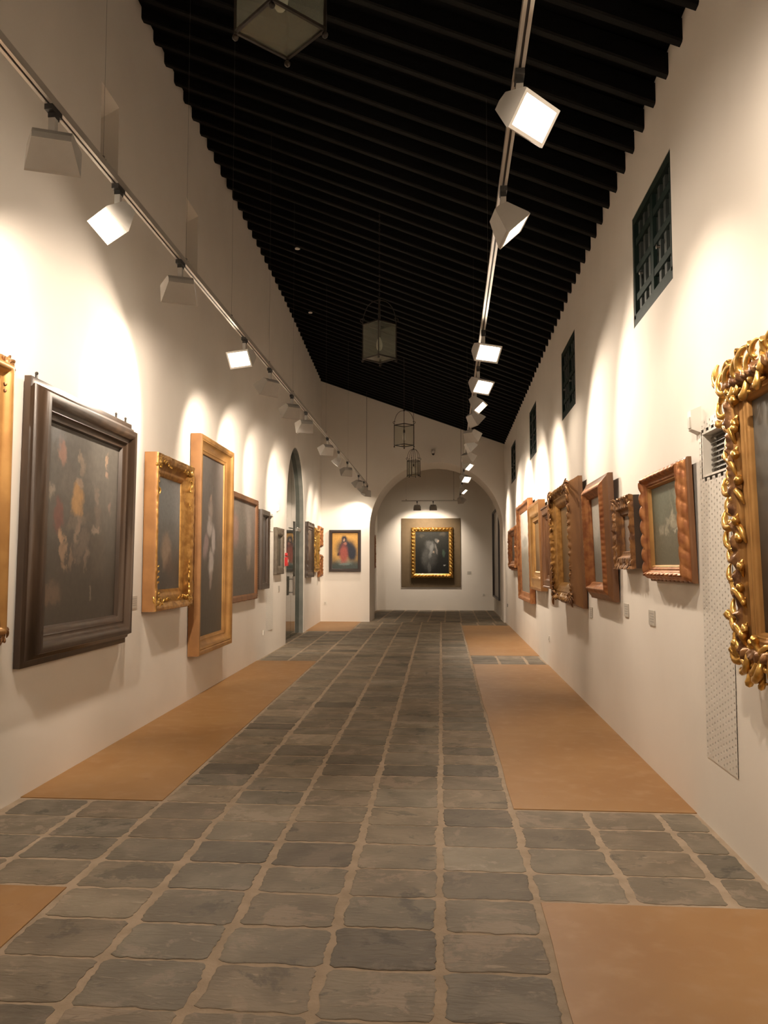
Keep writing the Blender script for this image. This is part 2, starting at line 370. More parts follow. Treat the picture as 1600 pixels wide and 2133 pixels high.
# ------------------------------------------------------------------ floor
def build_floor():
    mb = MB()   # material 0 mortar, 1 slab, 2 ochre cement
    mb.box(-7.2, 1.9, YB, 29, -0.2, 0.0, 0)
    tones = {}
    def lx(k, y):       # lengthwise joint lines, fanning very slightly
        a = [0.385, -0.045, -0.475, -0.905, -1.335, -1.765, -2.215, -2.66, -3.1, -3.6, -4.1, -4.6, -5.1, -5.6, -6.1, -6.6, -7.1]
        b = [0.325, -0.155, -0.63, -1.11, -1.60, -2.12, -2.60, -3.08, -3.56, -4.0, -4.5, -5, -5.5, -6, -6.5, -7, -7.5]
        t = (y - 3) / 10.0
        if k < 0:
            return 0.385 - 0.435 * k + (-0.006 * (y - 3)) * (1 if k > -3 else 0)
        return a[k] + (b[k] - a[k]) * t
    def slab(x0, x1, x2, x3, y0, y1, g=0.016, dark=None):
        """irregular slab: x0,x1 at y0 (left,right); x2,x3 at y1"""
        n = 16 if y0 < 7 else (7 if y0 < 12 else 3)
        gx = g * rnd.uniform(.9, 1.6); gy = g * rnd.uniform(.35, .9)
        c = [(x0 + gx, y0 + gy), (x1 - gx, y0 + gy), (x3 - gx, y1 - gy), (x2 + gx, y1 - gy)]
        pts = []
        r = 0.02
        for i in range(4):
            p, q = Vector(c[i]), Vector(c[(i + 1) % 4]); d = (q - p); L = d.length; d.normalize(); nn = Vector((-d.y, d.x))
            for k in range(n):
                t = (r + (L - 2 * r) * k / (n - 1)) if n > 1 else L / 2
                w = noise.noise(Vector((p.x * 3 + t * 9, p.y * 3 + i * 7.7, 1.3))) * 0.012 + noise.noise(Vector((p.x * 5 + t * 45, p.y * 5 + i * 3.7, 4.3))) * 0.009
                pts.append(p + d * t + nn * w)
        ht = 0.0022 + rnd.uniform(0, .0015)
        tone = dark or rnd.choice([rnd.uniform(.85, 1.08)] * 7 + [rnd.uniform(.55, .8)] + [rnd.uniform(1.15, 1.4)])
        warm = rnd.uniform(.96, 1.05)
        f0 = len(mb.f)
        cen = sum(pts, Vector((0, 0))) / len(pts)
        bot = [(p.x, p.y, -0.01) for p in pts]; top = [(p.x, p.y, ht - .0012) for p in pts]
        top2 = [(p.x + (cen.x - p.x) * .03, p.y + (cen.y - p.y) * .03, ht) for p in pts]
        b = len(mb.v); m = len(pts); mb.v += bot + top + top2
        for i in range(m):
            j = (i + 1) % m
            mb.f.append((b + i, b + j, b + m + j, b + m + i)); mb.f.append((b + m + i, b + m + j, b + 2 * m + j, b + 2 * m + i)); mb.mi += [1, 1]
        mb.f.append(tuple(b + 2 * m + i for i in range(m))); mb.mi.append(1)
        for k in range(f0, len(mb.f)): tones[k] = (tone * warm, tone, tone / warm)
    rows = [-1, -.65, -.3, .05, .4, .75, 1.1, 1.45, 1.8, 2.13, 2.47, 2.80, 3.14, 3.475, 3.82, 4.16, 4.51, 4.86, 5.20]
    def column(k, ya, yb, xlim=None):
        y = ya; idx = 0
        off = rnd.uniform(-.02, .02)
        base = [r for r in rows if ya - .01 <= r <= yb + .01]
        seq = [ya] + [r + rnd.uniform(-.012, .012) for r in base if ya + .1 < r < yb - .1]
        y = seq[-1] if seq[-1] > 4.8 else (5.2 if yb > 5.3 else yb)
        if yb > 5.3:
            if ya > 5: seq = [ya]; y = ya
            while y < yb - .45:
                y += rnd.uniform(.29, .43); seq.append(y)
        seq.append(yb)
        for y0, y1 in zip(seq, seq[1:]):
            if y1 - y0 < .08: continue
            xr0, xr1 = lx(k, y0), lx(k, y1); xl0, xl1 = lx(k + 1, y0), lx(k + 1, y1)
            if xlim == 'L':
                xl0, xl1 = max(xl0, xl(y0) + .01), max(xl1, xl(y1) + .01)
            if xlim == 'R': xr0, xr1 = min(xr0, XR - .01), min(xr1, XR - .01)
            if xlim == 'A': xl0 = max(xl0, -7); xl1 = max(xl1, -7)
            if xr0 - xl0 < .07: continue
            dk = None
            if k == 2 and abs(y0 - 4.16) < .05: dk = 0.62
            if k == 0 and y0 < 3.1: dk = .86
            slab(xl0, xr0, xl1, xr1, y0, y1, dark=dk)
    for k in range(0, 5): column(k, -1, YE)                       # the central strip
    # niche floor
    for k in range(-3, 6):
        y = YE
        while y < YN - .1:
            y1 = min(y + rnd.uniform(.5, .7), YN)
            a = 0.30 - 0.46 * k; b = a - 0.46
            a = min(a, XR - .02); b = max(b, CX - CR if y < 23.9 else -2.54)
            if y < 23.9 < y1: y1 = 23.9
            if a - b > .08: slab(b, a, b, a, y, y1, .02)
            y = y1
    # cross bands of slabs reaching the walls
    for k in (5, 6, 7): column(k, 3.82, 5.2, 'L')
    for k in (-1, -2, -3): column(k, 3.82, 5.2, 'R')
    for k in (-1, -2, -3): column(k, 12.8, 14.05, 'R')
    for k in (-1, -2, -3): column(k, 21.2, YE, 'R')
    for k in (5, 6, 7): column(k, 13.0, 19.1, 'L')
    for k in range(7, 15): column(k, 15.95, 18.5, 'A')
    # ochre cement panels
    def panel(pts):
        mb.hexa([(x, y, -.01) for x, y in pts], [(x, y, .005) for x, y in pts], 2)
    def lpanel(y0, y1):
        n = 6; a = [(y0 + (y1 - y0) * i / n) for i in range(n + 1)]
        L = [(xl(t) - .01, t) for t in a]; R = [(lx(5, t) - .004 + rnd.uniform(-.004, .004), t) for t in a]
        panel(L[:1] + R + L[1:][::-1])
    def rpanel(y0, y1):
        n = 14; a = [(y0 + (y1 - y0) * i / n) for i in range(n + 1)]
        L = [(lx(0, t) + .012 + rnd.uniform(-.007, .007), t) for t in a]
        panel([(XR + .01, y0), (XR + .01, y1)] + L[::-1])
    lpanel(-1.5, 3.80); lpanel(5.22, 13.0); lpanel(19.1, YE); rpanel(-1.5, 3.80); rpanel(5.22, 12.8); rpanel(14.05, 21.2)
    me = bpy.data.meshes.new('floor'); me.from_pydata(mb.v, [], mb.f); me.update()
    for m in (M['mortar'], M['slab'], M['orange']): me.materials.append(m)
    for p, i in zip(me.polygons, mb.mi): p.material_index = i
    ca = me.color_attributes.new('slab_tone', 'FLOAT_COLOR', 'CORNER')
    for pi, p in enumerate(me.polygons):
        t = tones.get(pi, (1, 1, 1))
        for li in p.loop_indices: ca.data[li].color = (*t, 1)
    bm = bmesh.new(); bm.from_mesh(me); bmesh.ops.recalc_face_normals(bm, faces=bm.faces); bm.to_mesh(me); bm.free()
    tag(link('floor', me), None, None, kind='structure')
build_floor()

# ------------------------------------------------------------------ high lattice windows
for i, (y0, y1, z0, z1) in enumerate(WIN):
    w = link('window_%d' % (i + 1), None, None, (XR, (y0 + y1) / 2, z0)); tag(w, None, None, kind='structure')
    W2 = (y1 - y0) / 2; H = z1 - z0
    mb = MB(); t = .065
    for a in ((-W2, W2, 0, t * 1.5), (-W2, W2, H - t, H), (-W2, -W2 + t * .8, t, H - t), (W2 - t * .8, W2, t, H - t)):
        mb.box(.005, .10, a[0], a[1], a[2], a[3])
    mb.build('window_frame', M['green_wood'], w)
    nb = 7
    for k in range(nb):
        yy = -W2 + t * .8 + (2 * W2 - t * 1.6) * (k + .5) / nb
        mb = MB(); mb.box(.03, .06, yy - .030, yy + .030, t, H - t); mb.build('slat', M['green_slat'], w)
    for k in (1, 2, 3):
        zz = H * k / 4 + .01
        mb = MB(); mb.box(.015, .05, -W2 + t, W2 - t, zz - .028, zz + .028); mb.build('rail', M['green_wood'], w)
    mb = MB(); mb.box(.012, .04, -.035, .035, t, H - t); mb.build('meeting_stile', M['green_wood'], w)
    mb = MB(); mb.box(.09, .097, -W2 + .02, W2 - .02, .02, H - .02); mb.build('pane', M['dark_cavity'], w)
    for s in (-.22, .3):
        mb = MB(); mb.lathe([(.012, 0), (.012, -.02), (.018, -.025), (.001, -.03)], (0, 0, 0), 8)
        o = mb.build('latch', M['steel'], w, smooth=40, loc=(.012, s, H * .40)); o.rotation_euler = (0, PI / 2, 0)

# ------------------------------------------------------------------ glazed side arch (door)
d = link('door_1', None, None, (xl(AY), AY, 0)); tag(d, None, None, kind='structure')
def arch_pts(R, n, spring=AS):
    return [(-R, 0)] + [(R * math.cos(PI - PI * i / n), spring + R * math.sin(PI - PI * i / n)) for i in range(n + 1)] + [(R, 0)]
# stone-grey lining
mb = MB(); A = arch_pts(AR + .004, 28); B = arch_pts(AR - .035, 28)
ox = lambda yy: xl(AY + yy) - xl(AY)
for i in range(len(A) - 1):
    (a0, b0), (a1, b1) = A[i], A[i + 1]; (c0, e0), (c1, e1) = B[i], B[i + 1]
    mb.hexa([(ox(a0) - .012, a0, b0), (ox(a1) - .012, a1, b1), (ox(c1) - .012, c1, e1), (ox(c0) - .012, c0, e0)],
            [(ox(a0) - .48, a0, b0), (ox(a1) - .48, a1, b1), (ox(c1) - .48, c1, e1), (ox(c0) - .48, c0, e0)])
mb.build('door_frame', M['jamb'], d)
GX = -.10
def gpane(y0, y1):
    mb = MB(); n = 16; top = []
    for i in range(n + 1):
        yy = y0 + (y1 - y0) * i / n
        zz = AS + math.sqrt(max((AR - .04) ** 2 - yy * yy, 0)); top.append((yy, zz))
    pts = [(y1, .01), (y0, .01)] + top
    mb.hexa([(GX + ox(p) , p, q) for p, q in pts], [(GX - .012 + ox(p), p, q) for p, q in pts])
    return mb
for s, (a, b) in enumerate(((-AR + .045, -.006), (.006, AR - .045))):
    p = gpane(a, b).build('glass_leaf', M['door_glass'], d)
    hy = -.09 if s == 0 else .09
    mb = MB()
    mb.tube([(GX + .065 + ox(hy), hy, .90), (GX + .065 + ox(hy), hy, 1.30)], .014, 8)
    for zz in (.96, 1.24): mb.tube([(GX + ox(hy), hy, zz), (GX + .065 + ox(hy), hy, zz)], .009, 6)
    mb.build('handle', M['steel'], p, smooth=40)
mb = MB(); mb.box(GX + ox(1.1), GX + .05 + ox(1.1), .85, 1.2, 2.30, 2.37); mb.bar((GX + .05 + ox(.9), .9, 2.35), (GX + .10 + ox(.3), .25, 2.35), .02)
mb.build('door_closer', M['steel'], d)

# ------------------------------------------------------------------ perforated ventilation panels
def vent_panel(label, xw, sgn, y0, y1, z0, z1, ac0, ac1, acy0, acy1):
    """sgn +1: panel on the right wall (faces -x)"""
    r = thing('ventilation_panel', label, 'vent panel', (xw, (y0 + y1) / 2, z0), 0 if sgn > 0 else PI)
    W = y1 - y0; H = z1 - z0; cy = (y0 + y1) / 2
    # local: x+ goes into the wall, y along the wall (mirrored on the left wall)
    f = 1 if sgn > 0 else -1
    ly0, ly1 = sorted(((acy0 - cy) * f, (acy1 - cy) * f)); a0 = ac0 - z0; a1 = ac1 - z0
    mb = MB(); nc = 11; cw = W / nc; ch = 0.036; nr = int(H / ch); ch = H / nr
    X0, X1 = -.004, .002
    for c in range(nc):
        yA = -W / 2 + c * cw; off = (c % 2) * .5
        for k in range(-1, nr + 1):
            zA = (k + off) * ch; zB = zA + ch; zA = max(zA, 0); zB = min(zB, H)
            if zB - zA < 1e-4: continue
            yB = yA + cw; ym = (yA + yB) / 2; zm = (zA + zB) / 2
            if ly0 - .02 < ym < ly1 + .02 and a0 - .02 < zm < a1 + .02: 
                continue
            if zB - zA < ch * .9:
                mb.quad([(X0, yA, zA), (X0, yB, zA), (X0, yB, zB), (X0, yA, zB)]); continue
            hw, hh = cw * .17, ch * .27
            inn = [(ym - hw, zm - hh * .4), (ym, zm - hh), (ym + hw, zm - hh * .4), (ym + hw, zm + hh * .4), (ym, zm + hh), (ym - hw, zm + hh * .4)]
            out = [(yA, zA), (ym, zA), (yB, zA), (yB, zB), (ym, zB), (yA, zB)]
            for q in range(6):
                q2 = (q + 1) % 6
                mb.quad([(X0, *out[q]), (X0, *out[q2]), (X0, *inn[q2]), (X0, *inn[q])])
                mb.quad([(X0, *inn[q]), (X0, *inn[q2]), (X1 + .004, *inn[q2]), (X1 + .004, *inn[q])])
    mb.build('perforated_sheet', M['white_metal'], r)
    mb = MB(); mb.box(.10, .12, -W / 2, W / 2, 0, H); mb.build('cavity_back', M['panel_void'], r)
    # unit recess with its lining and louvres
    mb = MB(); t = .012; D = .058
    mb.box(-.005, D, ly0 - t, ly0, a0 - t, a1 + t); mb.box(-.005, D, ly1, ly1 + t, a0 - t, a1 + t)
    mb.box(-.005, D, ly0, ly1, a0 - t, a0); mb.box(-.005, D, ly0, ly1, a1, a1 + t)
    mb.build('recess_lining', M['white_metal'], r)
    mb = MB(); n = 8
    for k in range(n):
        zz = a0 + (a1 - a0) * (k + .5) / n
        mb.hexa([(D - .02, ly0 + .005, zz - .011), (D - .02, ly1 - .005, zz - .011), (D, ly1 - .005, zz + .006), (D, ly0 + .005, zz + .006)],
                [(D - .017, ly0 + .005, zz - .006), (D - .017, ly1 - .005, zz - .006), (D, ly1 - .005, zz + .011), (D, ly0 + .005, zz + .011)])
    mb.build('louvre_grille', M['louvre'], r)
vent_panel('white perforated metal panel with louvred recess, beside the rose dress portrait', XR, 1, *PAN_R, 2.035, 2.275, 4.50, 4.90)
vent_panel('white perforated panel on the left wall, just past the narrow dark frame', xl(14.0), -1, *PAN_L, 2.14, 2.40, 13.77, 14.26)

# ------------------------------------------------------------------ picture frames
def resample(prof, n):
    P = [Vector(p) for p in prof]; L = [0]
    for a, b in zip(P, P[1:]): L.append(L[-1] + (b - a).length)
    out = []
    for i in range(n):
        t = L[-1] * i / (n - 1); k = 0
        while k < len(L) - 2 and L[k + 1] < t: k += 1
        u = (t - L[k]) / max(L[k + 1] - L[k], 1e-9); out.append(P[k].lerp(P[k + 1], min(max(u, 0), 1)))
    return out

def prof_deep(B, T):   # raised outer edge, hollow running down to the canvas
    return [(0, .004), (0, T * .86), (.006, T), (.22 * B, T), (.30 * B, T * .90), (.36 * B, T * .93), (.5 * B, T * .66), (.72 * B, T * .48), (.80 * B, T * .50), (.86 * B, T * .42), (.97 * B, T * .38), (B, T * .22)]
def prof_cushion(B, T): # low back moulding, high rounded middle
    return [(0, .004), (0, T * .34), (.05 * B, T * .38), (.16 * B, T * .40), (.22 * B, T * .62), (.30 * B, T * .70), (.36 * B, T * .96), (.46 * B, T), (.56 * B, T * .92), (.62 * B, T * .70), (.72 * B, T * .62), (.78 * B, T * .66), (.84 * B, T * .52), (.96 * B, T * .45), (B, T * .22)]
def prof_flat(B, T):
    return [(0, .004), (0, T * .9), (.05 * B, T), (.8 * B, T * .95), (.86 * B, T * .8), (.95 * B, T * .75), (B, T * .3)]
def prof_step(B, T):    # broad inner slope, square outer side
    return [(0, .004), (0, T), (.12 * B, T), (.16 * B, T * .9), (.50 * B, T * .84), (.56 * B, T * .90), (.64 * B, T * .84), (.70 * B, T * .6), (.90 * B, T * .5), (.94 * B, T * .55), (B, T * .4), (B, T * .2)]

def prof_reverse(B, T): # rises from a low outer edge to a high inner edge, then drops to the canvas
    return [(0, .004), (0, T * .40), (.06 * B, T * .46), (.10 * B, T * .44), (.50 * B, T * .86), (.56 * B, T * .92), (.64 * B, T), (.70 * B, T * .97), (.76 * B, T * .78), (.88 * B, T * .60), (.92 * B, T * .62), (B, T * .45), (B, T * .2)]
def prof_box(B, T):     # tall outward-sloping side, carved rim, stepped slope to the canvas
    return [(0, .004), (0, T * .30), (.04 * B, T * .34), (.10 * B, T * .52), (.22 * B, T * .88), (.26 * B, T), (.38 * B, T * .98), (.44 * B, T * .82), (.56 * B, T * .72), (.60 * B, T * .76), (.74 * B, T * .62), (.80 * B, T * .64), (.92 * B, T * .5), (B, T * .4), (B, T * .2)]
def orn_none(px, pz, s, L, t): return 0, 0
def orn_rococo(amp, fr=16, lo=.08, hi=.75):
    def f(px, pz, s, L, t):
        if t < lo or t > hi: return 0, 0
        m = max(0, math.sin(PI * (t - lo) / (hi - lo))) ** .5
        n1 = noise.noise(Vector((px * fr, pz * fr, t * 3.1))); n2 = noise.noise(Vector((px * fr * 2.3 + 9, pz * fr * 2.3, t * 5)))
        r = (1 - abs(n1) * 3.0) * .7 + n2 * .8
        r += .4 * math.sin(s * 2 * PI / .085 + 5 * t)
        return amp * m * r, amp * m * .8 * r if t < .5 else 0
    return f
def orn_gadroon(amp, pitch, shear=4.0, lo=.12, hi=.7):
    def f(px, pz, s, L, t):
        if t < lo or t > hi: return 0, 0
        m = max(0, math.sin(PI * (t - lo) / (hi - lo))) ** .6
        e = min(1, min(s, L - s) / .04) if L > .1 else 1
        w = abs(math.sin(PI * s / pitch + shear * (t - lo))) ** .6 * 2 - 1.1
        return amp * m * w * e, (amp * .5 * m * w * e if t < (lo + hi) / 2 else 0)
    return f
def orn_bead(amp, pitch, lo=.0, hi=.3):
    def f(px, pz, s, L, t):
        if t < lo or t > hi: return 0, 0
        w = abs(math.sin(PI * s / pitch)) * 2 - 1
        return amp * w * .6, amp * w
    return f

def near_soft(f, x0, k):
    def g(px, pz, s, L, t):
        a, b = f(px, pz, s, L, t); return (a * k, b * k) if px < x0 and L < 1 else (a, b)
    return g

def frame_mesh(name, W, H, prof, nP, step, orn, mats, side_t=None):
    P = resample(prof, nP) if orn is not orn_none else [Vector(p) for p in prof]
    nP = len(P)
    # corners of the outer outline, counter-clockwise seen from the front (+y towards viewer): x, z
    ring = []
    sides = [((-W / 2, 0), (W / 2, 0), (0, -1)), ((W / 2, 0), (W / 2, H), (1, 0)), ((W / 2, H), (-W / 2, H), (0, 1)), ((-W / 2, H), (-W / 2, 0), (-1, 0))]
    for (a, b, n) in sides:
        L = math.hypot(b[0] - a[0], b[1] - a[1]); k = max(1, int(L / step)) if orn is not orn_none else 1
        for i in range(k): ring.append((a, b, n, L, i / k))
    mb = MB(); verts = []
    for (a, b, n, L, u) in ring:
        dx, dz = (b[0] - a[0]) / L, (b[1] - a[1]) / L; corner = (u == 0)
        for j, p in enumerate(P):
            dd, hh = p.x, p.y
            s = dd + u * (L - 2 * dd)
            x = a[0] + dx * s - n[0] * dd; z = a[1] + dz * s - n[1] * dd
            t = j / (nP - 1)
            dn, dr = orn(x, z, s if not corner else 0, L, t)
            x += n[0] * dr; z += n[1] * dr
            if corner: x += (-dx) * dr; z += (-dz) * dr
            verts.append((x, max(hh + dn, .003), z))
    mb.v = verts; R = len(ring)
    for i in range(R):
        i2 = (i + 1) % R
        for j in range(nP - 1):
            mb.f.append((i * nP + j, i2 * nP + j, i2 * nP + j + 1, i * nP + j + 1))
            mb.mi.append(1 if (len(mats) > 1 and j / (nP - 1) < (side_t or 0)) else 0)
    return mb

def leaf_scroll(mb, c, ang, size, z0, flip=1, n=11):
    """a curling acanthus tongue lying on the frame face: c=(x,z) ang in frame plane"""
    pts = []; rad = []
    for i in range(n):
        t = i / (n - 1); th = t * 4.8 * flip; r = size * (1 - .72 * t)
        x = size * t * 1.1 + r * math.sin(th) * .55; y = r * (1 - math.cos(th)) * .55 * flip
        X = c[0] + x * math.cos(ang) - y * math.sin(ang); Z = c[1] + x * math.sin(ang) + y * math.cos(ang)
        pts.append((X, z0 + size * .22 * math.sin(PI * t) + .002, Z)); rad.append(size * (.19 * math.sin(PI * (.10 + .84 * t)) + .03))
    mb.tube(pts, rad, 7)

def picture(name, label, wall, a0, a1, z0, z1, B, T, prof, mats, canvas, orn=orn_none, nP=24, step=.02, tilt=0, group=None, x=None, extra=None, gap=0.0, side_t=None, Bz=None, cat='framed painting'):
    W = a1 - a0; H = z1 - z0; c = (a0 + a1) / 2
    if wall == 'L': loc = (xl(c) + .004 + gap, c, z0); rz = -PI / 2 + math.atan2(xl(a0) - xl(a1), a1 - a0)
    elif wall == 'R': loc = (XR - .004 - gap, c, z0); rz = PI / 2
    else: loc = (c, x - .004 - gap, z0); rz = PI
    r = thing(name, label, cat, loc, rz, group, rotx=-math.radians(tilt))
    r.rotation_mode = 'XYZ'
    fm = frame_mesh(name, W, H, prof(B, T), nP, step, orn, mats, side_t)
    fo = fm.build('frame', mats, r, smooth=50)
    mb = MB(); mb.box(-W / 2 + B * .5, W / 2 - B * .5, .004, T * .12, B * .5, H - B * .5); mb.build('backing_board', M['brown_wood'], r)
    # canvas: a box so it has real thickness
    mb = MB(); cy = T * .22; mb.box(-W / 2 + B * .93, W / 2 - B * .93, cy * .6, cy + .004, B * .93, H - B * .93)
    mb.build('canvas', canvas, r)
    if extra: extra(r, W, H, B, T)
    return r

DG = (0.052, 0.045, 0.037)
pm = {}
pm['crowd'] = paint_mat('canvas_crowd_scene', (0.085, 0.077, 0.066), (0.047, 0.038, 0.029), [
    (.22, .88, .05, .09, 20, (.26, .14, .10), .8), (.18, .95, .10, .05, 0, (.12, .12, .12), .7), (.45, .84, .035, .07, 10, (.30, .22, .15), .8),
    (.42, .63, .085, .085, 0, (.30, .17, .065), .9), (.43, .72, .04, .04, 0, (.30, .21, .14), .7), (.66, .70, .05, .06, 0, (.17, .13, .10), .7), (.70, .58, .06, .10, 0, (.12, .09, .07), .6),
    (.80, .88, .03, .04, 0, (.30, .20, .13), .7), (.82, .80, .03, .03, 0, (.26, .17, .12), .7), (.88, .66, .04, .06, 0, (.2, .13, .1), .5), (.11, .66, .05, .05, 0, (.28, .23, .18), .6),
    (.20, .54, .07, .08, 20, (.13, .05, .038), .8), (.25, .47, .045, .05, 30, (.30, .19, .11), .8), (.27, .36, .035, .13, 12, (.25, .16, .10), .65), (.36, .34, .03, .09, -12, (.2, .13, .09), .5),
    (.42, .50, .03, .08, 0, (.24, .17, .12), .6), (.50, .42, .13, .05, 30, (.12, .09, .07), .6), (.68, .52, .05, .02, 20, (.3, .23, .17), .45), (.56, .34, .03, .09, 0, (.17, .12, .09), .6),
    (.62, .15, .02, .03, 0, (.3, .24, .18), .35), (.55, .80, .18, .14, 0, (.11, .098, .082), .6), (.30, .72, .10, .10, 30, (.105, .09, .075), .5), (.72, .36, .12, .16, 0, (.075, .06, .046), .6), (.44, .52, .16, .05, 10, (.13, .10, .075), .6), (.12, .16, .14, .07, 0, (.14, .09, .06), .6)], grain=.10)
pm['pale_group'] = paint_mat('canvas_pale_figures', (0.20, 0.215, 0.225), (0.075, 0.068, 0.060), [
    (.5, .52, .5, .12, 0, (.14, .14, .14), .6), (.48, .36, .22, .16, 0, (.34, .24, .17), .75), (.42, .28, .10, .12, 10, (.30, .22, .16), .6), (.6, .22, .2, .1, 0, (.12, .08, .06), .6)])
pm['white_saint'] = paint_mat('canvas_standing_white_figure', (0.115, 0.105, 0.10), (0.082, 0.072, 0.058), [
    (.5, .70, .10, .065, 0, (.30, .25, .22), .8), (.5, .77, .05, .03, 0, (.34, .24, .19), .8), (.48, .60, .12, .06, 0, (.40, .36, .34), .9), (.62, .53, .08, .08, 0, (.42, .38, .37), .9), (.34, .50, .10, .08, 15, (.30, .22, .22), .8),
    (.55, .40, .12, .08, 0, (.46, .42, .40), .9), (.55, .31, .07, .06, 0, (.34, .28, .25), .8)], split=.5)
pm['rose_group'] = paint_mat('canvas_rose_grey_figures', (0.20, 0.175, 0.155), (0.105, 0.092, 0.078), [
    (.15, .68, .16, .20, 0, (.33, .20, .165), .8), (.42, .70, .14, .22, 0, (.19, .18, .155), .6), (.72, .62, .14, .26, 10, (.30, .25, .22), .7), (.70, .36, .12, .10, 0, (.30, .24, .19), .7), (.35, .3, .3, .2, 0, (.11, .10, .09), .6)])
pm['grey_tall'] = paint_mat('canvas_grey_figure', (0.17, 0.16, 0.155), (0.10, 0.088, 0.082), [(.5, .72, .14, .07, 0, (.32, .26, .18), .7), (.45, .45, .2, .14, 0, (.2, .17, .15), .7), (.5, .33, .1, .04, 0, (.38, .32, .29), .7)])
pm['olive'] = paint_mat('canvas_olive_figure', (0.085, 0.075, 0.055), (0.06, 0.052, 0.038), [(.5, .5, .25, .25, 0, (.14, .115, .08), .6)])
pm['virgin'] = paint_mat('canvas_robed_figure_on_gold', (0.50, 0.28, 0.075), (0.045, 0.060, 0.055), [
    (.5, .46, .46, .32, 0, (.52, .33, .12), .9), (.5, .10, .6, .13, 0, (.05, .065, .06), .9), (.5, .20, .36, .09, 0, (.22, .22, .17), .7), (.54, .57, .44, .30, 0, (.018, .022, .035), 1), (.76, .44, .25, .28, 20, (.018, .022, .035), 1), (.28, .42, .10, .07, 30, (.022, .020, .03), 1),
    (.46, .82, .13, .13, -20, (.02, .02, .03), 1), (.45, .40, .20, .31, 0, (.30, .075, .06), .95), (.45, .80, .045, .05, 0, (.42, .27, .18), .9), (.50, .70, .08, .05, 0, (.33, .14, .10), .9), (.50, .13, .3, .035, 0, (.14, .19, .18), .8)], grain=.05, split=.25, soft=.2)
pm['friar'] = paint_mat('canvas_kneeling_hooded_figure', (0.016, 0.016, 0.013), (0.012, 0.012, 0.011), [
    (.42, .40, .27, .36, -10, (.045, .045, .042), .9), (.44, .68, .17, .12, -25, (.075, .074, .07), .9), (.47, .55, .06, .20, -15, (.13, .13, .125), .85), (.30, .40, .10, .22, -12, (.06, .06, .056), .8), (.64, .78, .07, .06, 0, (.10, .095, .085), 1), (.68, .78, .03, .035, 0, (.22, .17, .13), .9),
    (.62, .58, .03, .14, 20, (.12, .11, .10), .8), (.54, .50, .05, .03, 20, (.22, .17, .13), .8), (.84, .48, .06, .10, 0, (.035, .055, .04), .9), (.86, .20, .05, .018, 0, (.33, .33, .30), .9), (.2, .9, .1, .04, 0, (.04, .035, .025), .8), (.8, .93, .12, .05, 0, (.05, .042, .03), .8), (.42, .16, .05, .16, 0, (.075, .075, .07), .8)], grain=.06, rough=.5, spec=.2)
pm['sky'] = paint_mat('canvas_cloudy_seascape', (0.36, 0.35, 0.31), (0.15, 0.145, 0.125), [
    (.25, .70, .40, .20, 20, (.42, .40, .36), .7), (.72, .52, .30, .26, -20, (.15, .15, .14), .7), (.5, .2, .6, .2, 0, (.13, .125, .11), .7)])
pm['fair'] = paint_mat('canvas_green_park_scene', (0.115, 0.125, 0.088), (0.125, 0.115, 0.078), [
    (.25, .75, .3, .25, 0, (.135, .15, .11), .6), (.75, .84, .05, .2, 0, (.26, .26, .19), .6), (.6, .8, .04, .2, 0, (.2, .21, .15), .5), (.62, .52, .20, .09, 0, (.32, .29, .21), .75), (.28, .46, .09, .09, 0, (.30, .27, .20), .7), (.45, .50, .06, .11, 0, (.34, .31, .23), .75), (.62, .58, .035, .14, 0, (.38, .35, .26), .8), (.85, .44, .06, .04, 0, (.36, .33, .25), .7), (.72, .41, .08, .03, 0, (.45, .42, .34), .7), (.5, .13, .5, .15, 0, (.10, .095, .06), .6)], grain=.14)
pm['portrait'] = paint_mat('canvas_figure_in_rose_dress', (0.085, 0.085, 0.078), (0.030, 0.024, 0.018), [
    (.10, .88, .35, .2, 0, (.115, .115, .108), .7), (.38, .30, .26, .42, 0, (.36, .13, .095), .95), (.27, .50, .13, .16, 0, (.50, .18, .14), .95), (.24, .22, .09, .28, 5, (.44, .17, .13), .85), (.30, .62, .10, .08, 0, (.42, .16, .12), .9), (.25, .80, .06, .12, 0, (.55, .22, .17), .95), (.42, .82, .09, .09, 0, (.46, .27, .18), .9), (.44, .90, .12, .07, 0, (.04, .025, .015), .95), (.32, .18, .03, .2, 0, (.24, .085, .06), .7)], grain=.05, rough=.35)
pm['small_scene'] = paint_mat('canvas_small_faded_scene', (0.20, 0.16, 0.13), (0.15, 0.11, 0.085), [(.5, .62, .2, .14, 0, (.30, .25, .21), .7), (.45, .36, .25, .18, 0, (.24, .19, .16), .6), (.7, .5, .1, .3, 0, (.1, .06, .04), .6)])
pm['gilded_relief'] = paint_mat('canvas_dark_gold_ground', (0.16, 0.09, 0.03), (0.10, 0.055, 0.02), [(.5, .5, .25, .3, 0, (.22, .13, .05), .6)])
pm['brown_scene'] = paint_mat('canvas_brown_interior', (0.14, 0.10, 0.075), (0.09, 0.062, 0.045), [(.5, .55, .25, .2, 0, (.24, .19, .15), .6), (.5, .2, .4, .1, 0, (.06, .04, .03), .6)])
pm['tall_pale'] = paint_mat('canvas_pale_landscape', (0.50, 0.48, 0.43), (0.23, 0.205, 0.165), [(.4, .62, .3, .07, 0, (.20, .20, .18), .7), (.5, .35, .5, .2, 0, (.20, .185, .15), .6)], split=.55, soft=.12)
pm['grey_panel'] = paint_mat('canvas_plain_grey', (0.36, 0.33, 0.29), (0.30, 0.275, 0.24), [(.5, .5, .3, .3, 0, (.33, .30, .26), .4)])

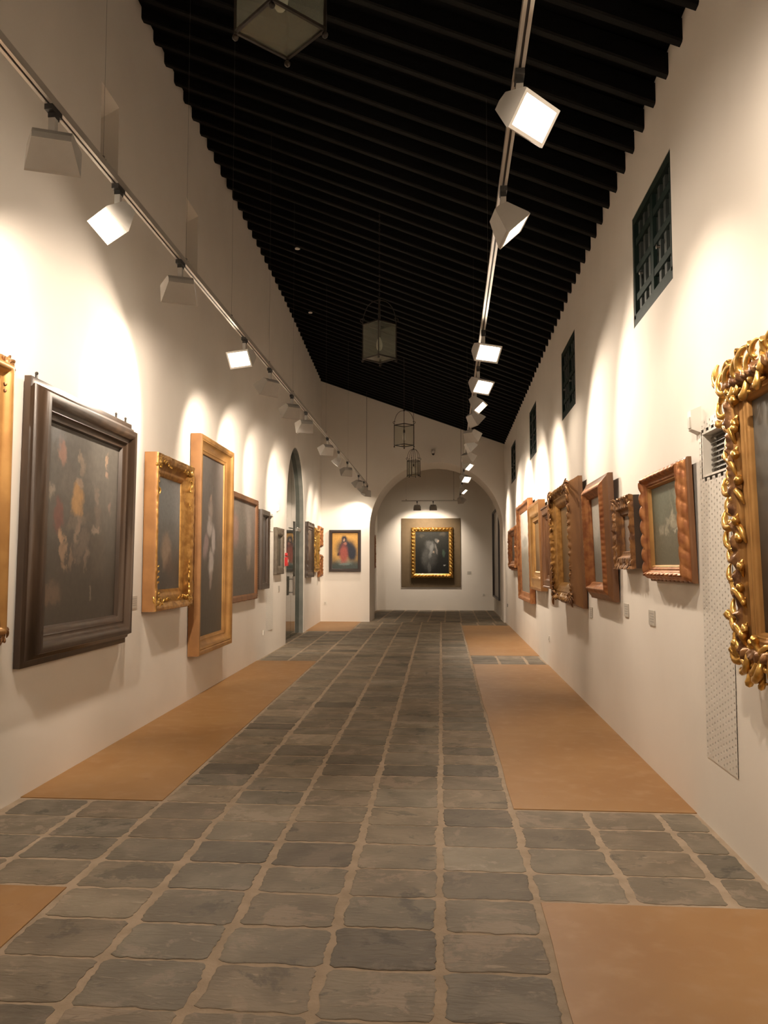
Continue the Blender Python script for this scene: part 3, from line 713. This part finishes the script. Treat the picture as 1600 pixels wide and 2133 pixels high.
def hooks(r, W, H, B, T):
    for x in (-W / 2 + .12, -W / 2 + .34, W / 2 - .10):
        mb = MB(); mb.bar((x, T * .25, H - .01), (x, T * .25, H + .03), .02, .012); mb.ball((x, T * .25, H + .035), .012, 6); mb.build('hanging_bracket', M['iron'], r)
def corner_scrolls(mat, size, depth, seed, dens=1):
    def f(r, W, H, B, T):
        rr = random.Random(seed)
        for sx in (-1, 1):
            for sz in (0, 1):
                mb = MB(); cx, cz = sx * (W / 2 - B * .42), (H - B * .42 if sz else B * .42)
                mb.ball((cx, T * depth, cz), size * .55, 8)
                for k in range(int(10 * dens)):
                    a = rr.uniform(0, 2 * PI); d = rr.uniform(0, B * .30)
                    leaf_scroll(mb, (cx + math.cos(a) * d - math.cos(a) * size * .4, cz + math.sin(a) * d - math.sin(a) * size * .4), a, size * rr.uniform(.7, 1.1), T * depth, rr.choice((-1, 1)))
                for k in range(int(7 * min(dens, 1))):      # trails running along both sides from the corner
                    q = (k + .6) * size * .8; s2 = size * (1 - k * .08)
                    leaf_scroll(mb, (cx - sx * q, cz + rr.uniform(-.1, .1) * B), PI if sx > 0 else 0, s2, T * depth, rr.choice((-1, 1)))
                    leaf_scroll(mb, (cx + rr.uniform(-.1, .1) * B, cz + (-q if sz else q)), -PI / 2 if sz else PI / 2, s2, T * depth, rr.choice((-1, 1)))
                mb.build('corner_scroll', mat, r, smooth=60)
    return f
def all_round_leaves(mat, size, depth, seed):
    def f(r, W, H, B, T):
        rr = random.Random(seed); mb = MB()
        def edge(ax, az, bx, bz, nx, nz):
            L = math.hypot(bx - ax, bz - az); n = int(L / (size * .34))
            ang = math.atan2(bz - az, bx - ax)
            for k in range(n + 1):
                t = k / n; fl = 1 if k % 2 else -1
                off = B * (.25 + .20 * math.sin(k * 1.9)); 
                c = (ax + (bx - ax) * t - nx * off, az + (bz - az) * t - nz * off)
                leaf_scroll(mb, c, ang + fl * rr.uniform(.3, 1.1) + (PI if k % 3 == 0 else 0), size * rr.uniform(.75, 1.25), T * depth * rr.uniform(.85, 1.05), fl)
        w, h = W / 2, H
        edge(-w, 0, w, 0, 0, -1); edge(w, 0, w, h, 1, 0); edge(w, h, -w, h, 0, 1); edge(-w, h, -w, 0, -1, 0)
        mb.build('carved_leaves', mat, r, smooth=60)
    return f
def inner_slip(mat, inset=.93):
    def f(r, W, H, B, T):
        mb = frame_mesh('slip', W - 2 * B * .80, H - 2 * B * .80, [(0, T * .2), (0, T * .52), (.012, T * .54), (.02, T * .45), (.024, T * .22)], 5, 1, orn_none, [mat])
        o = mb.build('inner_slip', mat, r, smooth=50, loc=(0, 0, B * .80))
    return f
def both(*fs):
    def f(*a):
        for g in fs: g(*a)
    return f

# --- left wall
picture('framed_painting', 'sliver of a gilded frame cut off by the left edge of the view', 'L', 3.60, 4.80, 1.03, 2.80, .20, .13, prof_cushion, [M['gold_plain'], M['gold_side']], pm['olive'], orn_rococo(.012, 14, .1, .35), 26, .02, extra=corner_scrolls(M['bronze'], .055, .62, 3, 2), side_t=.08)
picture('framed_painting', 'huge dark brown moulded frame around a murky crowd scene on the left wall', 'L', 5.05, 6.92, .85, 2.75, .25, .14, prof_cushion, [M['dark_wood']], pm['crowd'], tilt=.6, extra=hooks)
picture('framed_painting', 'gold frame with scroll corners between the huge dark frame and the very tall gold frame', 'L', 7.46, 8.72, 1.08, 2.59, .20, .135, prof_deep, [M['gold'], M['gold_side']], pm['pale_group'], orn_rococo(.006, 14, .3, .6), 26, .03, extra=corner_scrolls(M['gold_bright'], .07, .8, 5), side_t=.30)
picture('framed_painting', 'very tall narrow gold frame with a white-robed figure, on the left wall', 'L', 9.0, 10.62, .50, 3.02, .19, .135, prof_deep, [M['gold_plain'], M['gold_side']], pm['white_saint'], side_t=.12)
picture('framed_painting', 'thin brown frame around a misty rose and grey picture on the left wall', 'L', 10.94, 12.70, 1.01, 2.54, .085, .055, prof_flat, [M['brown_wood']], pm['rose_group'], orn_bead(.006, .035, .05, .35), 16, .012)
picture('framed_painting', 'narrow dark frame with pale inner border, beside the perforated panel on the left wall', 'L', 12.88, 13.56, 1.14, 2.43, .10, .085, prof_flat, [M['dark_wood']], pm['grey_tall'], extra=inner_slip(M['dark_wood']))
picture('framed_painting', 'olive-brown weathered frame, last picture on the left wall before the glazed arch', 'L', 14.36, 15.14, 1.37, 2.21, .15, .065, prof_flat, [M['grey_wood']], pm['olive'], orn_rococo(.006, 16, .2, .9), 18, .03)
picture('framed_painting', 'dark reddish-brown frame, first picture on the left wall past the glazed arch', 'L', 18.80, 20.1, 1.26, 2.56, .16, .07, prof_step, [M['dark_wood']], pm['brown_scene'], orn_rococo(.012, 12, .1, .5), 20, .04)
picture('framed_painting', 'bright gold carved frame near the far end of the left wall', 'L', 20.22, 21.30, 1.36, 2.52, .20, .09, prof_cushion, [M['gold_bright']], pm['gilded_relief'], orn_rococo(.015, 12, .1, .8), 20, .035)
picture('framed_painting', 'small brown carved frame, upper of the two stacked in the far left corner', 'L', 21.50, 22.2, 2.03, 2.60, .13, .09, prof_cushion, [M['redgold']], pm['brown_scene'], orn_rococo(.012, 14, .1, .8), 18, .035)
picture('framed_painting', 'small brown carved frame, lower of the two stacked in the far left corner', 'L', 21.50, 22.2, 1.23, 1.84, .13, .09, prof_cushion, [M['redgold']], pm['brown_scene'], orn_rococo(.012, 14, .1, .8), 18, .035)
# --- end wall and niche
picture('framed_painting', 'dark robed figure on a golden ground, black frame, left of the big arch', 'E', -3.33, -2.45, 1.37, 2.52, .085, .05, prof_flat, [M['black_frame']], pm['virgin'], x=YE)
mb = MB(); mb.box(-1.70, .36, YN - .035, YN - .003, .80, 3.20)
tag(mb.build('backing_panel', M['taupe'], bevel=.003), 'large taupe cloth-covered panel on the back wall behind the arch', 'wall panel')
picture('framed_painting', 'hooded figure painting in a glittering gilded frame, hung on the taupe panel', 'E', -1.355, .10, 1.12, 2.88, .15, .12, prof_cushion, [M['gold_bright']], pm['friar'], orn_gadroon(.034, .125, 3, .12, .75), 22, .012, x=YN - .036)
def side_picture(label, xw, sgn, y0, y1, z0, z1, B, T, prof, mats, canvas, orn, step):
    r = thing('framed_painting', label, 'framed painting', (xw, (y0 + y1) / 2, z0), -PI / 2 if sgn < 0 else PI / 2)
    W, H = y1 - y0, z1 - z0
    frame_mesh('f', W, H, prof(B, T), 20, step, orn, mats).build('frame', mats, r, smooth=50)
    mb = MB(); mb.box(-W / 2 + B * .9, W / 2 - B * .9, .002, T * .25, B * .9, H - B * .9); mb.build('canvas', canvas, r)
side_picture('reddish carved frame seen edge-on, left wall of the room behind the arch', -2.546, -1, 25.2, 26.6, 1.42, 2.58, .16, .13, prof_cushion, [M['redgold']], pm['brown_scene'], orn_rococo(.012, 14, .1, .8), .04)
side_picture('very large pale grey canvas, right wall of the room behind the arch', XR - .004, 1, 24.1, 27.4, .52, 3.30, .05, .09, prof_flat, [M['black_frame']], pm['grey_panel'], orn_none, .1)

# --- right wall
picture('framed_painting', 'big lavishly carved gold frame with a figure in a rose dress, at right edge', 'R', 2.80, 4.10, 1.03, 2.45, .17, .125, prof_cushion, [M['gold_plain'], M['bronze']], pm['portrait'], orn_rococo(.016, 22, .08, .60), 38, .009, tilt=1.5, side_t=.60, extra=both(all_round_leaves(M['gold_bright'], .078, .76, 11), inner_slip(M['gold_plain'])))  # bronze ground under bright leaves puts the recess shade into the colour
picture('framed_painting', 'carved bronze-gold frame around a green park scene, beside the perforated panel', 'R', 5.04, 6.08, 1.40, 2.17, .115, .095, prof_cushion, [M['redgold'], M['brown_wood']], pm['fair'], near_soft(orn_gadroon(.013, .10, 5.5, .16, .62), -.40, .3), 28, .008, tilt=1.8, side_t=.17, extra=inner_slip(M['gold_plain']))
picture('framed_painting', 'smallest right-wall frame, dark and carved, next to the green park scene', 'R', 6.42, 7.08, 1.49, 2.06, .14, .095, prof_step, [M['bronze'], M['dark_wood']], pm['small_scene'], orn_rococo(.013, 24, .22, .62), 26, .011, tilt=1.5, side_t=.2)
picture('framed_painting', 'tall reddish-brown gilt frame around a cloudy grey seascape on the right wall', 'R', 7.34, 8.50, 1.19, 2.34, .165, .125, prof_reverse, [M['redgold'], M['brown_wood']], pm['sky'], orn_gadroon(.004, .05, 3, .42, .6), 26, .012, tilt=2.0, side_t=.38)
picture('framed_painting', 'deep box-like carved frame with broad olive-brown sides, thickest frame of the right wall', 'R', 9.02, 10.80, 1.05, 2.50, .26, .17, prof_box, [M['gold'], M['olive_wood']], pm['gilded_relief'], orn_rococo(.016, 17, .36, .62), 30, .014, tilt=1.6, side_t=.40, extra=corner_scrolls(M['bronze'], .075, .9, 12))
picture('framed_painting', 'plain dark brown stepped frame, half hidden behind the thick olive-sided frame', 'R', 11.45, 12.35, 1.20, 2.37, .18, .115, prof_step, [M['brown_wood']], pm['brown_scene'], tilt=1.2)
picture('framed_painting', 'smooth yellow-gold frame around a dim narrow picture, far part of the right wall', 'R', 12.62, 14.30, 1.13, 2.54, .30, .11, prof_step, [M['gold_plain'], M['gold_side']], pm['gilded_relief'], tilt=1.2, side_t=.1)
picture('framed_painting', 'tall slim frame around a pale landscape, highest reaching of the far right-wall pictures', 'R', 14.45, 16.95, .86, 2.72, .16, .10, prof_deep, [M['redgold']], pm['tall_pale'], tilt=1.0, orn=orn_rococo(.006, 14, .3, .6), nP=18, step=.05)
picture('framed_painting', 'reddish carved frame, farthest picture on the right wall before the arch', 'R', 17.45, 19.6, 1.42, 2.42, .22, .12, prof_cushion, [M['redgold']], pm['brown_scene'], orn_rococo(.015, 10, .1, .8), 20, .05)

# ------------------------------------------------------------------ tracks, suspension rods, spotlights
ZT = 3.70
def ceil_z(x, y): return ZL + (ZR - ZL) * (x - xl(y)) / (XR - xl(y))
def track(label, p0, p1, rods, topz=None):
    a = Vector((*p0, ZT)); b = Vector((*p1, ZT)); d = (b - a); L = d.length
    r = thing('lighting_track', label, 'lighting track', a, math.atan2(d.y, d.x))
    mb = MB()
    w = .022
    mb.box(0, L, -w, w, .012, .040); mb.box(0, L, -w, -.006, 0, .012); mb.box(0, L, .006, w, 0, .012)
    mb.build('track_body', M['track'], r)
    mb = MB(); mb.box(0.002, L - .002, -.006, .006, .008, .0119); mb.build('slot', M['slot'], r)
    for s in rods:
        p = a.lerp(b, s / L); zt = topz or (ceil_z(p.x, p.y) + .1)
        mb = MB(); mb.tube([(s, 0, .04), (s, 0, zt - ZT)], .0008 if s != rods[-1] else .005, 6); mb.lathe([(.001, .075), (.009, .07), (.009, .04)], (s, 0, 0), 8); mb.lathe([(.018, .05), (.018, .04), (.001, .04)], (s, 0, 0), 8)
        mb.build('suspension_rod', M['rod_grey'] if s != rods[-1] else M['iron'], r, smooth=40)
    return r
def xtl(y): return -1.825 - 0.0185 * y
track('long pale track hung along the left wall, carrying the left row of spotlights', (xtl(-5.0), -5.0), (xtl(22.0), 22.0), [3.0, 9.24, 10.75, 12.1, 13.78, 15.3, 18.5, 22.0, 26.7])
track('long pale track hung nearer the right wall, running through the big arch', (.325, -5.0), (.30, 27.3), [3.2, 7.1, 11.5, 15.2, 19.0, 23.0, 26.8])
track('short cross track in front of the taupe panel behind the arch', (-1.62, 27.36), (.27, 27.36), [.15, 1.75], topz=5.2)

# shared spotlight meshes (aim along +y, up +z)
def housing_mesh():
    mb = MB()
    # side outline (y forward, z up): short back, long front
    pr = [(-.085, .010), (-.070, .050), (.060, .088), (.075, .088), (.075, -.080), (.060, -.082), (-.085, -.030)]
    w0 = [.088, .090, .125, .128, .128, .125, .088]
    L = [(-w, p[0], p[1]) for p, w in zip(pr, w0)]; R = [(w, p[0], p[1]) for p, w in zip(pr, w0)]
    b = len(mb.v); n = len(pr); mb.v += L + R
    mb.f.append(tuple(range(n))); mb.f.append(tuple(reversed(range(n, 2 * n)))); mb.mi += [0, 0]
    for i in range(n):
        j = (i + 1) % n
        if i == 3: continue          # open front
        mb.f.append((i, j, n + j, n + i)); mb.mi.append(0)
    # front rim and inner well
    o = [(-.128, .075, -.080), (.128, .075, -.080), (.128, .075, .088), (-.128, .075, .088)]
    q = [(-.112, .075, -.064), (.112, .075, -.064), (.112, .075, .072), (-.112, .075, .072)]
    k = [(-.106, .055, -.058), (.106, .055, -.058), (.106, .055, .066), (-.106, .055, .066)]
    for A, B in ((o, q), (q, k)):
        for i in range(4):
            j = (i + 1) % 4; mb.quad([A[i], A[j], B[j], B[i]])
    me = mb.mesh('spot_housing', M['lamp_grey'])
    bm = bmesh.new(); bm.from_mesh(me); bmesh.ops.remove_doubles(bm, verts=bm.verts, dist=.0005); bmesh.ops.recalc_face_normals(bm, faces=bm.faces)
    bm.to_mesh(me); bm.free(); return me
HOUS = housing_mesh()
mb = MB(); mb.box(-.105, .105, .050, .058, -.057, .065); LENS = mb.mesh('spot_lens', M['lens'])
mb = MB()
mb.box(-.020, .020, -.05, .05, -.028, -.0005); mb.box(-.017, .017, -.02, .03, -.050, -.028); ADAPT = mb.mesh('spot_adapter', M['black_plastic'])
mb = MB(); mb.box(-.016, .016, -.016, .016, -.125, -.050); mb.lathe([(.001, -.02), (.016, -.02), (.016, .02), (.001, .02)], (0, 0, -.125), 10, ax='y'); STEM = mb.mesh('spot_stem', M['lamp_grey'], 40)

def spotlight(label, x, y, target, power, rotz=PI / 2, size=108, group=None, blend=.62):
    r = thing('track_spotlight', label, 'spotlight', (x, y, ZT), 0, group)
    o = link('adapter', ADAPT, r); o.rotation_euler = (0, 0, 0)
    link('stem', STEM, r)
    cen = Vector((0, 0, -.185)); 
    dirv = (Vector(target) - Vector((x, y, ZT - .185))).normalized()
    q = dirv.to_track_quat('Y', 'Z')
    h = link('housing', HOUS, r); h.rotation_mode = 'QUATERNION'; h.rotation_quaternion = q; h.location = cen + dirv * .02
    e = link('lens', LENS, h)
    ld = bpy.data.lights.new('spot_beam', 'SPOT'); ld.energy = power; ld.color = LCOL; ld.spot_size = math.radians(size); ld.spot_blend = blend
    ld.shadow_soft_size = .035
    lo = link('lamp', ld, h); lo.location = (0, .066, 0); lo.rotation_euler = (PI / 2, 0, 0)
    return r
LCOL = (1.0, 0.835, 0.665)
ordn = ['nearest', 'second', 'third', 'fourth', 'fifth', 'sixth', 'seventh', 'eighth', 'ninth', 'tenth', 'eleventh', 'twelfth', 'last']
PW = 178
LF = [  # y, aim shift along the wall, aim height, power factor, what it looks like
    (3.65, 2.2, 2.4, 2.2, 'seen from behind'), (4.46, -.9, 2.1, .5, 'bright face turned to us'), (5.62, 2.0, 2.3, 2.0, 'turned away, dull back to us'),
    (7.61, -2.1, 2.35, 1.7, 'glaring brightly'), (8.82, .8, 2.4, .9, 'with a long bright lens'), (10.22, 1.2, 2.4, 1.3, 'side-on'), (11.36, 2.0, 2.4, 1.3, 'back to us'),
    (13.70, 1.3, 2.3, 1.2, 'tilted and side-on'), (15.32, .0, 2.2, .35, 'above the glazed arch edge'), (16.89, 2.0, 2.2, 1.2, 'above the glazed arch'), (19.41, .8, 2.1, .8, 'beyond the glazed arch'),
    (20.85, .6, 2.0, .7, 'close to the far end'), (21.90, .8, 1.9, .8, 'beside the far corner')]
for i, (y, dy, z, k, desc) in enumerate(LF):
    x = xtl(y)
    tgt = (xl(min(y + dy, 22)), y + dy, z)
    if i == 12: tgt = (-2.9, 22.4, 2.0)
    spotlight('grey spotlight on the left track, %s from the camera, %s' % (ordn[i], desc), x, y, tgt, PW * k, size=(84 if dy >= 2 else 108))
RF = [(3.55, -1.0, 2.4, 1.3, 'large and glaring'), (4.67, .15, 2.2, .55, 'side-on with a narrow bright lens'), (7.56, -1.9, 2.2, 1.1, 'glaring straight at us'), (8.94, -1.3, 2.2, 1.3, 'with a slanting bright lens'),
      (9.98, -.3, 2.2, .35, 'with a dim framed lens'), (11.0, .5, 2.3, 1.3, 'side-on and dull'), (12.4, 1.3, 2.2, 1.2, 'showing its flat pale back'), (13.53, .2, 2.3, 1.1, 'with a thin lit edge'), (14.89, .9, 2.3, 1.2, 'tilted back to us'),
      (16.05, -.4, 2.3, 1.1, 'lit lens before end wall'), (18.44, -1.0, 2.3, 1.4, 'glaring at the arch top'), (21.29, -.3, 2.2, 1.1, 'just before the arch'), (24.5, .9, 2.0, .22, 'inside the room behind the arch')]
for i, (y, dy, z, k, desc) in enumerate(RF):
    spotlight('grey spotlight on the right track, %s from the camera, %s' % (ordn[i], desc), .32, y, (XR, y + dy, z), PW * k)
for i, (x, w) in enumerate(((-1.10, 'left'), (-.56, 'right'))):
    spotlight('small dark spotlight above the taupe panel, %s of the pair' % w, x, 27.36, (x, YN, 2.35), PW * 1.1, size=100)
# the same tracks carry on; unseen lamps added to light the nearest stretch
for y, ay in ((2.35, 1.7), (-.3, -.6), (-2.6, -.6)):
    spotlight('grey spotlight added out of view on the left track to light the near walls', xtl(y), y, (xl(y), y + ay * .6, 2.2), PW * (.4 if y > 0 else 1), group='unseen spotlights added on the left to light the near walls')
    spotlight('grey spotlight added out of view on the right track to light the near walls', .325, y, (XR, y + ay, 2.3), PW * 1.2, group='unseen spotlights added on the right to light the near walls')

# ------------------------------------------------------------------ lanterns
def lantern(label, x, y, z, side=.285, h=.42, rot=45, n=4, feet=True, glass='lantern_glass'):
    r = thing('hanging_lantern', label, 'lantern', (x, y, z), math.radians(rot))
    R = side / math.sqrt(2) if n == 4 else side
    cs = [(R * math.cos(2 * PI * k / n), R * math.sin(2 * PI * k / n)) for k in range(n)]
    fr = MB(); t = .014
    for k in range(n):
        a = cs[k]; b = cs[(k + 1) % n]
        for zz in (0, h): fr.bar((*a, zz), (*b, zz), t, t)
        fr.bar((*a, -.01), (*a, h + .01), t, t)
        if feet: fr.ball((a[0], a[1], -.028), .016, 6); fr.bar((*a, -.02), (*a, 0), .01, .01)
    fr.build('lantern_frame', M['iron'], r, smooth=40)
    for k in range(n):
        a = Vector((*cs[k], 0)); b = Vector((*cs[(k + 1) % n], 0)); u = (b - a).normalized() * .008; nn = Vector((-u.y, u.x, 0)).normalized() * .0015
        mb = MB(); A = a + u; B = b - u
        mb.hexa([A + nn, B + nn, B - nn, A - nn], [p + Vector((0, 0, h - .008)) for p in (A + nn, B + nn, B - nn, A - nn)])
        mb.build('glass_pane', M[glass], r)
    mb = MB(); inn = [(p[0] * .95, p[1] * .95) for p in cs]
    mb.hexa([(*p, .002) for p in inn], [(*p, .005) for p in inn]); mb.build('bottom_glass', M[glass], r)
    mb = MB()
    for k in range(n):
        a = cs[k]; pts = []
        for i in range(11):
            u = i / 10; rr = R * (math.cos(u * PI / 2) ** .8 if u < 1 else 0); zz = h + .30 * math.sin(u * PI / 2)
            pts.append((a[0] / R * rr, a[1] / R * rr, zz))
        mb.tube(pts, .005, 5)
        cu = [(a[0] / R * (R + .028 * math.sin(w) + .0), a[1] / R * (R + .028 * math.sin(w)), h + .03 + .024 * (1 - math.cos(w))) for w in [j * .5 for j in range(9)]]
        mb.tube(cu, .005, 5)
    mb.lathe([(.001, .0), (.014, .01), (.02, .03), (.008, .05), (.001, .06)], (0, 0, h + .28), 10)
    mb.build('crown_hoops', M['iron'], r, smooth=50)
    mb = MB(); zc = ceil_z(x, y) + .05 - z; zz = h + .33; k = 0
    while zz < zc:
        L = .032; pts = [(math.cos(w) * .008 * (k % 2), math.cos(w) * .008 * ((k + 1) % 2), zz + L / 2 + math.sin(w) * L * .55) for w in [j * PI / 4 for j in range(9)]]
        mb.tube(pts, .0028, 5, cap=False); zz += L * .9; k += 1
    mb.build('chain', M['iron'], r, smooth=50)
    mb = MB(); mb.tube([(0, 0, h + .28), (0, 0, h * .74)], .005, 6); mb.lathe([(.001, .06), (.017, .06), (.02, .0), (.001, .0)], (0, 0, h * .62), 12); mb.build('lamp_holder', M['iron'], r, smooth=40)
    mb = MB(); mb.lathe([(.014, .62 * h), (.020, .58 * h), (.036, .48 * h), (.040, .38 * h), (.034, .29 * h), (.018, .235 * h), (.001, .22 * h)], (0, 0, 0), 16); mb.build('bulb', M['bulb'], r, smooth=60)
    return r
lantern('square iron and glass lantern cut off by the top edge of the view', -.785, 3.63, 4.02, side=.30, rot=2)
lantern('square glass lantern with a white bulb, seen whole against the dark ceiling', -.84, 9.68, 4.01, side=.285, rot=2)
lantern('square iron lantern with hooped crown, overlapping the top of the end wall', -.93, 16.6, 3.99, side=.285, rot=3, glass='clear_glass')
lantern('smallest six-sided iron lantern, hanging in front of the big arch', -.905, 20.4, 3.80, side=.165, h=.36, n=6, rot=15, glass='clear_glass')

# ------------------------------------------------------------------ small wall fittings
def fitting(name, label, cat, loc, rz, parts, group=None):
    r = thing(name, label, cat, loc, rz, group)
    for (pn, mat, fn) in parts:
        mb = MB(); fn(mb); mb.build(pn, mat, r, smooth=45)
    return r
def plaque(label, wall, y, z, w=.17, h=.11):
    if wall == 'L': loc, rz = (xl(y), y, z), -PI / 2 + .038
    elif wall == 'R': loc, rz = (XR, y, z), PI / 2
    elif wall == 'E': loc, rz = (y, YE, z), PI
    else: loc, rz = (y, YN, z), PI
    fitting('caption_plaque', label, 'plaque', loc, rz, [('plate', M['grey_plaque'], lambda m: m.box(-w / 2, w / 2, .001, .008, -h / 2, h / 2)), ('lettering', M['lamp_grey'], lambda m: [m.box(-w * .4, w * (.3 - .1 * (k % 2)), .008, .0086, h * (.28 - k * .18) - .004, h * (.28 - k * .18) + .004) for k in range(4)])])
plaque('small pale caption plaque below the small dark carved frame on the right wall', 'R', 7.10, 1.135)
plaque('small pale caption plaque below the green park scene on the right wall', 'R', 6.22, 1.125)
plaque('small pale caption plaque tucked under the tall reddish seascape frame', 'R', 8.85, 1.02)
plaque('small caption plaque right of the huge dark frame on the left wall', 'L', 7.25, 1.18)
plaque('small caption plaque under the olive-brown weathered frame on the left wall', 'L', 14.95, 1.10)
plaque('caption plaque below the two small stacked frames in the far left corner', 'L', 21.5, 1.08)
plaque('tiny caption plaque to the right of the taupe panel behind the arch', 'N', .66, 1.30, .14, .10)
def sensor(label, wall, y, z, s=1.0):
    loc, rz = ((xl(y), y, z), -PI / 2) if wall == 'L' else ((XR, y, z), PI / 2)
    fitting('motion_sensor', label, 'sensor', loc, rz, [
        ('sensor_body', M['white_plastic'], lambda m: m.hexa([(-.05 * s, 0, -.085 * s), (.05 * s, 0, -.085 * s), (.038 * s, .055 * s, -.06 * s), (-.038 * s, .055 * s, -.06 * s)], [(-.05 * s, 0, .085 * s), (.05 * s, 0, .085 * s), (.038 * s, .06 * s, .06 * s), (-.038 * s, .06 * s, .06 * s)])),
        ('sensor_lens', M['grey_plaque'], lambda m: m.box(-.022 * s, .022 * s, .055 * s, .064 * s, -.05 * s, .02 * s))])
sensor('white motion sensor on the right wall, above and beside the green park scene', 'R', 4.98, 2.375, .95)
sensor('small white sensor box above the olive-brown frame on the left wall', 'L', 14.72, 2.58, .8)
sensor('tiny white sensor above the top of the glazed arch', 'L', 17.2, 4.42, .8)
def socket(label, loc, rz, mat=None):
    fitting('wall_socket', label, 'socket', loc, rz, [('cover_plate', mat or M['white_plastic'], lambda m: m.box(-.04, .04, .001, .012, -.04, .04)), ('socket_face', M['grey_plaque'], lambda m: m.lathe([(.001, .016), (.022, .016), (.026, .012)], (0, 0, 0), 12, ax='y'))])
socket('white socket low on the right wall under the far gold frames', (XR, 12.6, .42), PI / 2)
socket('white socket low on the left wall beside the perforated panel', (xl(13.5), 13.5, .41), -PI / 2)
socket('white socket low on the end wall, in the far left corner', (-3.44, YE, .51), PI)
socket('dark fitting low on the right wall close to the arch', (XR, 21.6, .5), PI / 2, M['black_plastic'])
socket('white socket low on the back wall behind the arch', (1.15, YN, .55), PI)
# red alarm call point beside the arch
fitting('fire_alarm', 'red fire alarm call point at the near edge of the glazed side arch', 'fire alarm', (xl(15.68), 15.68, 1.62), -PI / 2, [
    ('alarm_box', M['red'], lambda m: m.box(-.06, .06, .001, .06, -.10, .07)), ('push_plate', M['white_plastic'], lambda m: m.box(-.025, .025, .06, .064, -.03, .025)), ('sounder', M['red'], lambda m: m.lathe([(.001, .05), (.03, .05), (.035, .0)], (0, 0, .12), 12, ax='y'))])
# dome camera above the arch
fitting('security_camera', 'small grey security camera on the end wall above the arch', 'security camera', (-.45, YE, 4.70), PI, [
    ('bracket', M['white_plastic'], lambda m: (m.box(-.05, .05, .001, .02, -.03, .05), m.box(-.055, .055, .02, .13, .01, .045))),
    ('camera_body', M['lamp_grey'], lambda m: m.lathe([(.001, .01), (.05, .01), (.052, -.07), (.04, -.09)], (0, .10, 0), 14)),
    ('dome', M['black_plastic'], lambda m: m.lathe([(.038, -.09), (.034, -.115), (.018, -.135), (.001, -.14)], (0, .10, 0), 14))])

for lab, x, y in (('tiny pale ceiling sensor between the dark joists, the nearer one', -2.3, 12.02), ('tiny pale ceiling sensor between the dark joists, the farther one', -2.7, 15.5)):
    z = ceil_z(x, y) - .004
    fitting('ceiling_sensor', lab, 'sensor', (x, y, z), 0, [('base', M['white_plastic'], lambda m: m.lathe([(.001, .006), (.04, .006), (.04, -.008), (.001, -.012)], (0, 0, 0), 12)), ('stem', M['black_plastic'], lambda m: m.box(-.008, .008, -.008, .008, 0, .16))])

# ------------------------------------------------------------------ world, camera, view
w = bpy.data.worlds.new('night'); SC.world = w; w.use_nodes = True
w.node_tree.nodes['Background'].inputs[0].default_value = (0.02, 0.022, 0.03, 1); w.node_tree.nodes['Background'].inputs[1].default_value = 0.1
cam = bpy.data.cameras.new('camera'); co = link('camera', cam, None, (0, 0, 1.5)); SC.camera = co
cam.sensor_fit = 'HORIZONTAL'; cam.sensor_width = 36; cam.lens = 36 * 1700 / 1600; cam.clip_start = .05; cam.clip_end = 100
co.rotation_euler = (math.radians(90 + 3.853), 0, math.radians(4.630))
SC.view_settings.view_transform = 'Standard'; SC.view_settings.look = 'None'; SC.view_settings.gamma = 1; SC.view_settings.use_curve_mapping = False
SC.view_settings.exposure = 0.0
try:
    SC.cycles.max_bounces = 8; SC.cycles.diffuse_bounces = 5; SC.cycles.transparent_max_bounces = 16; SC.cycles.sample_clamp_indirect = 6; SC.cycles.caustics_reflective = False; SC.cycles.caustics_refractive = False
except Exception: pass
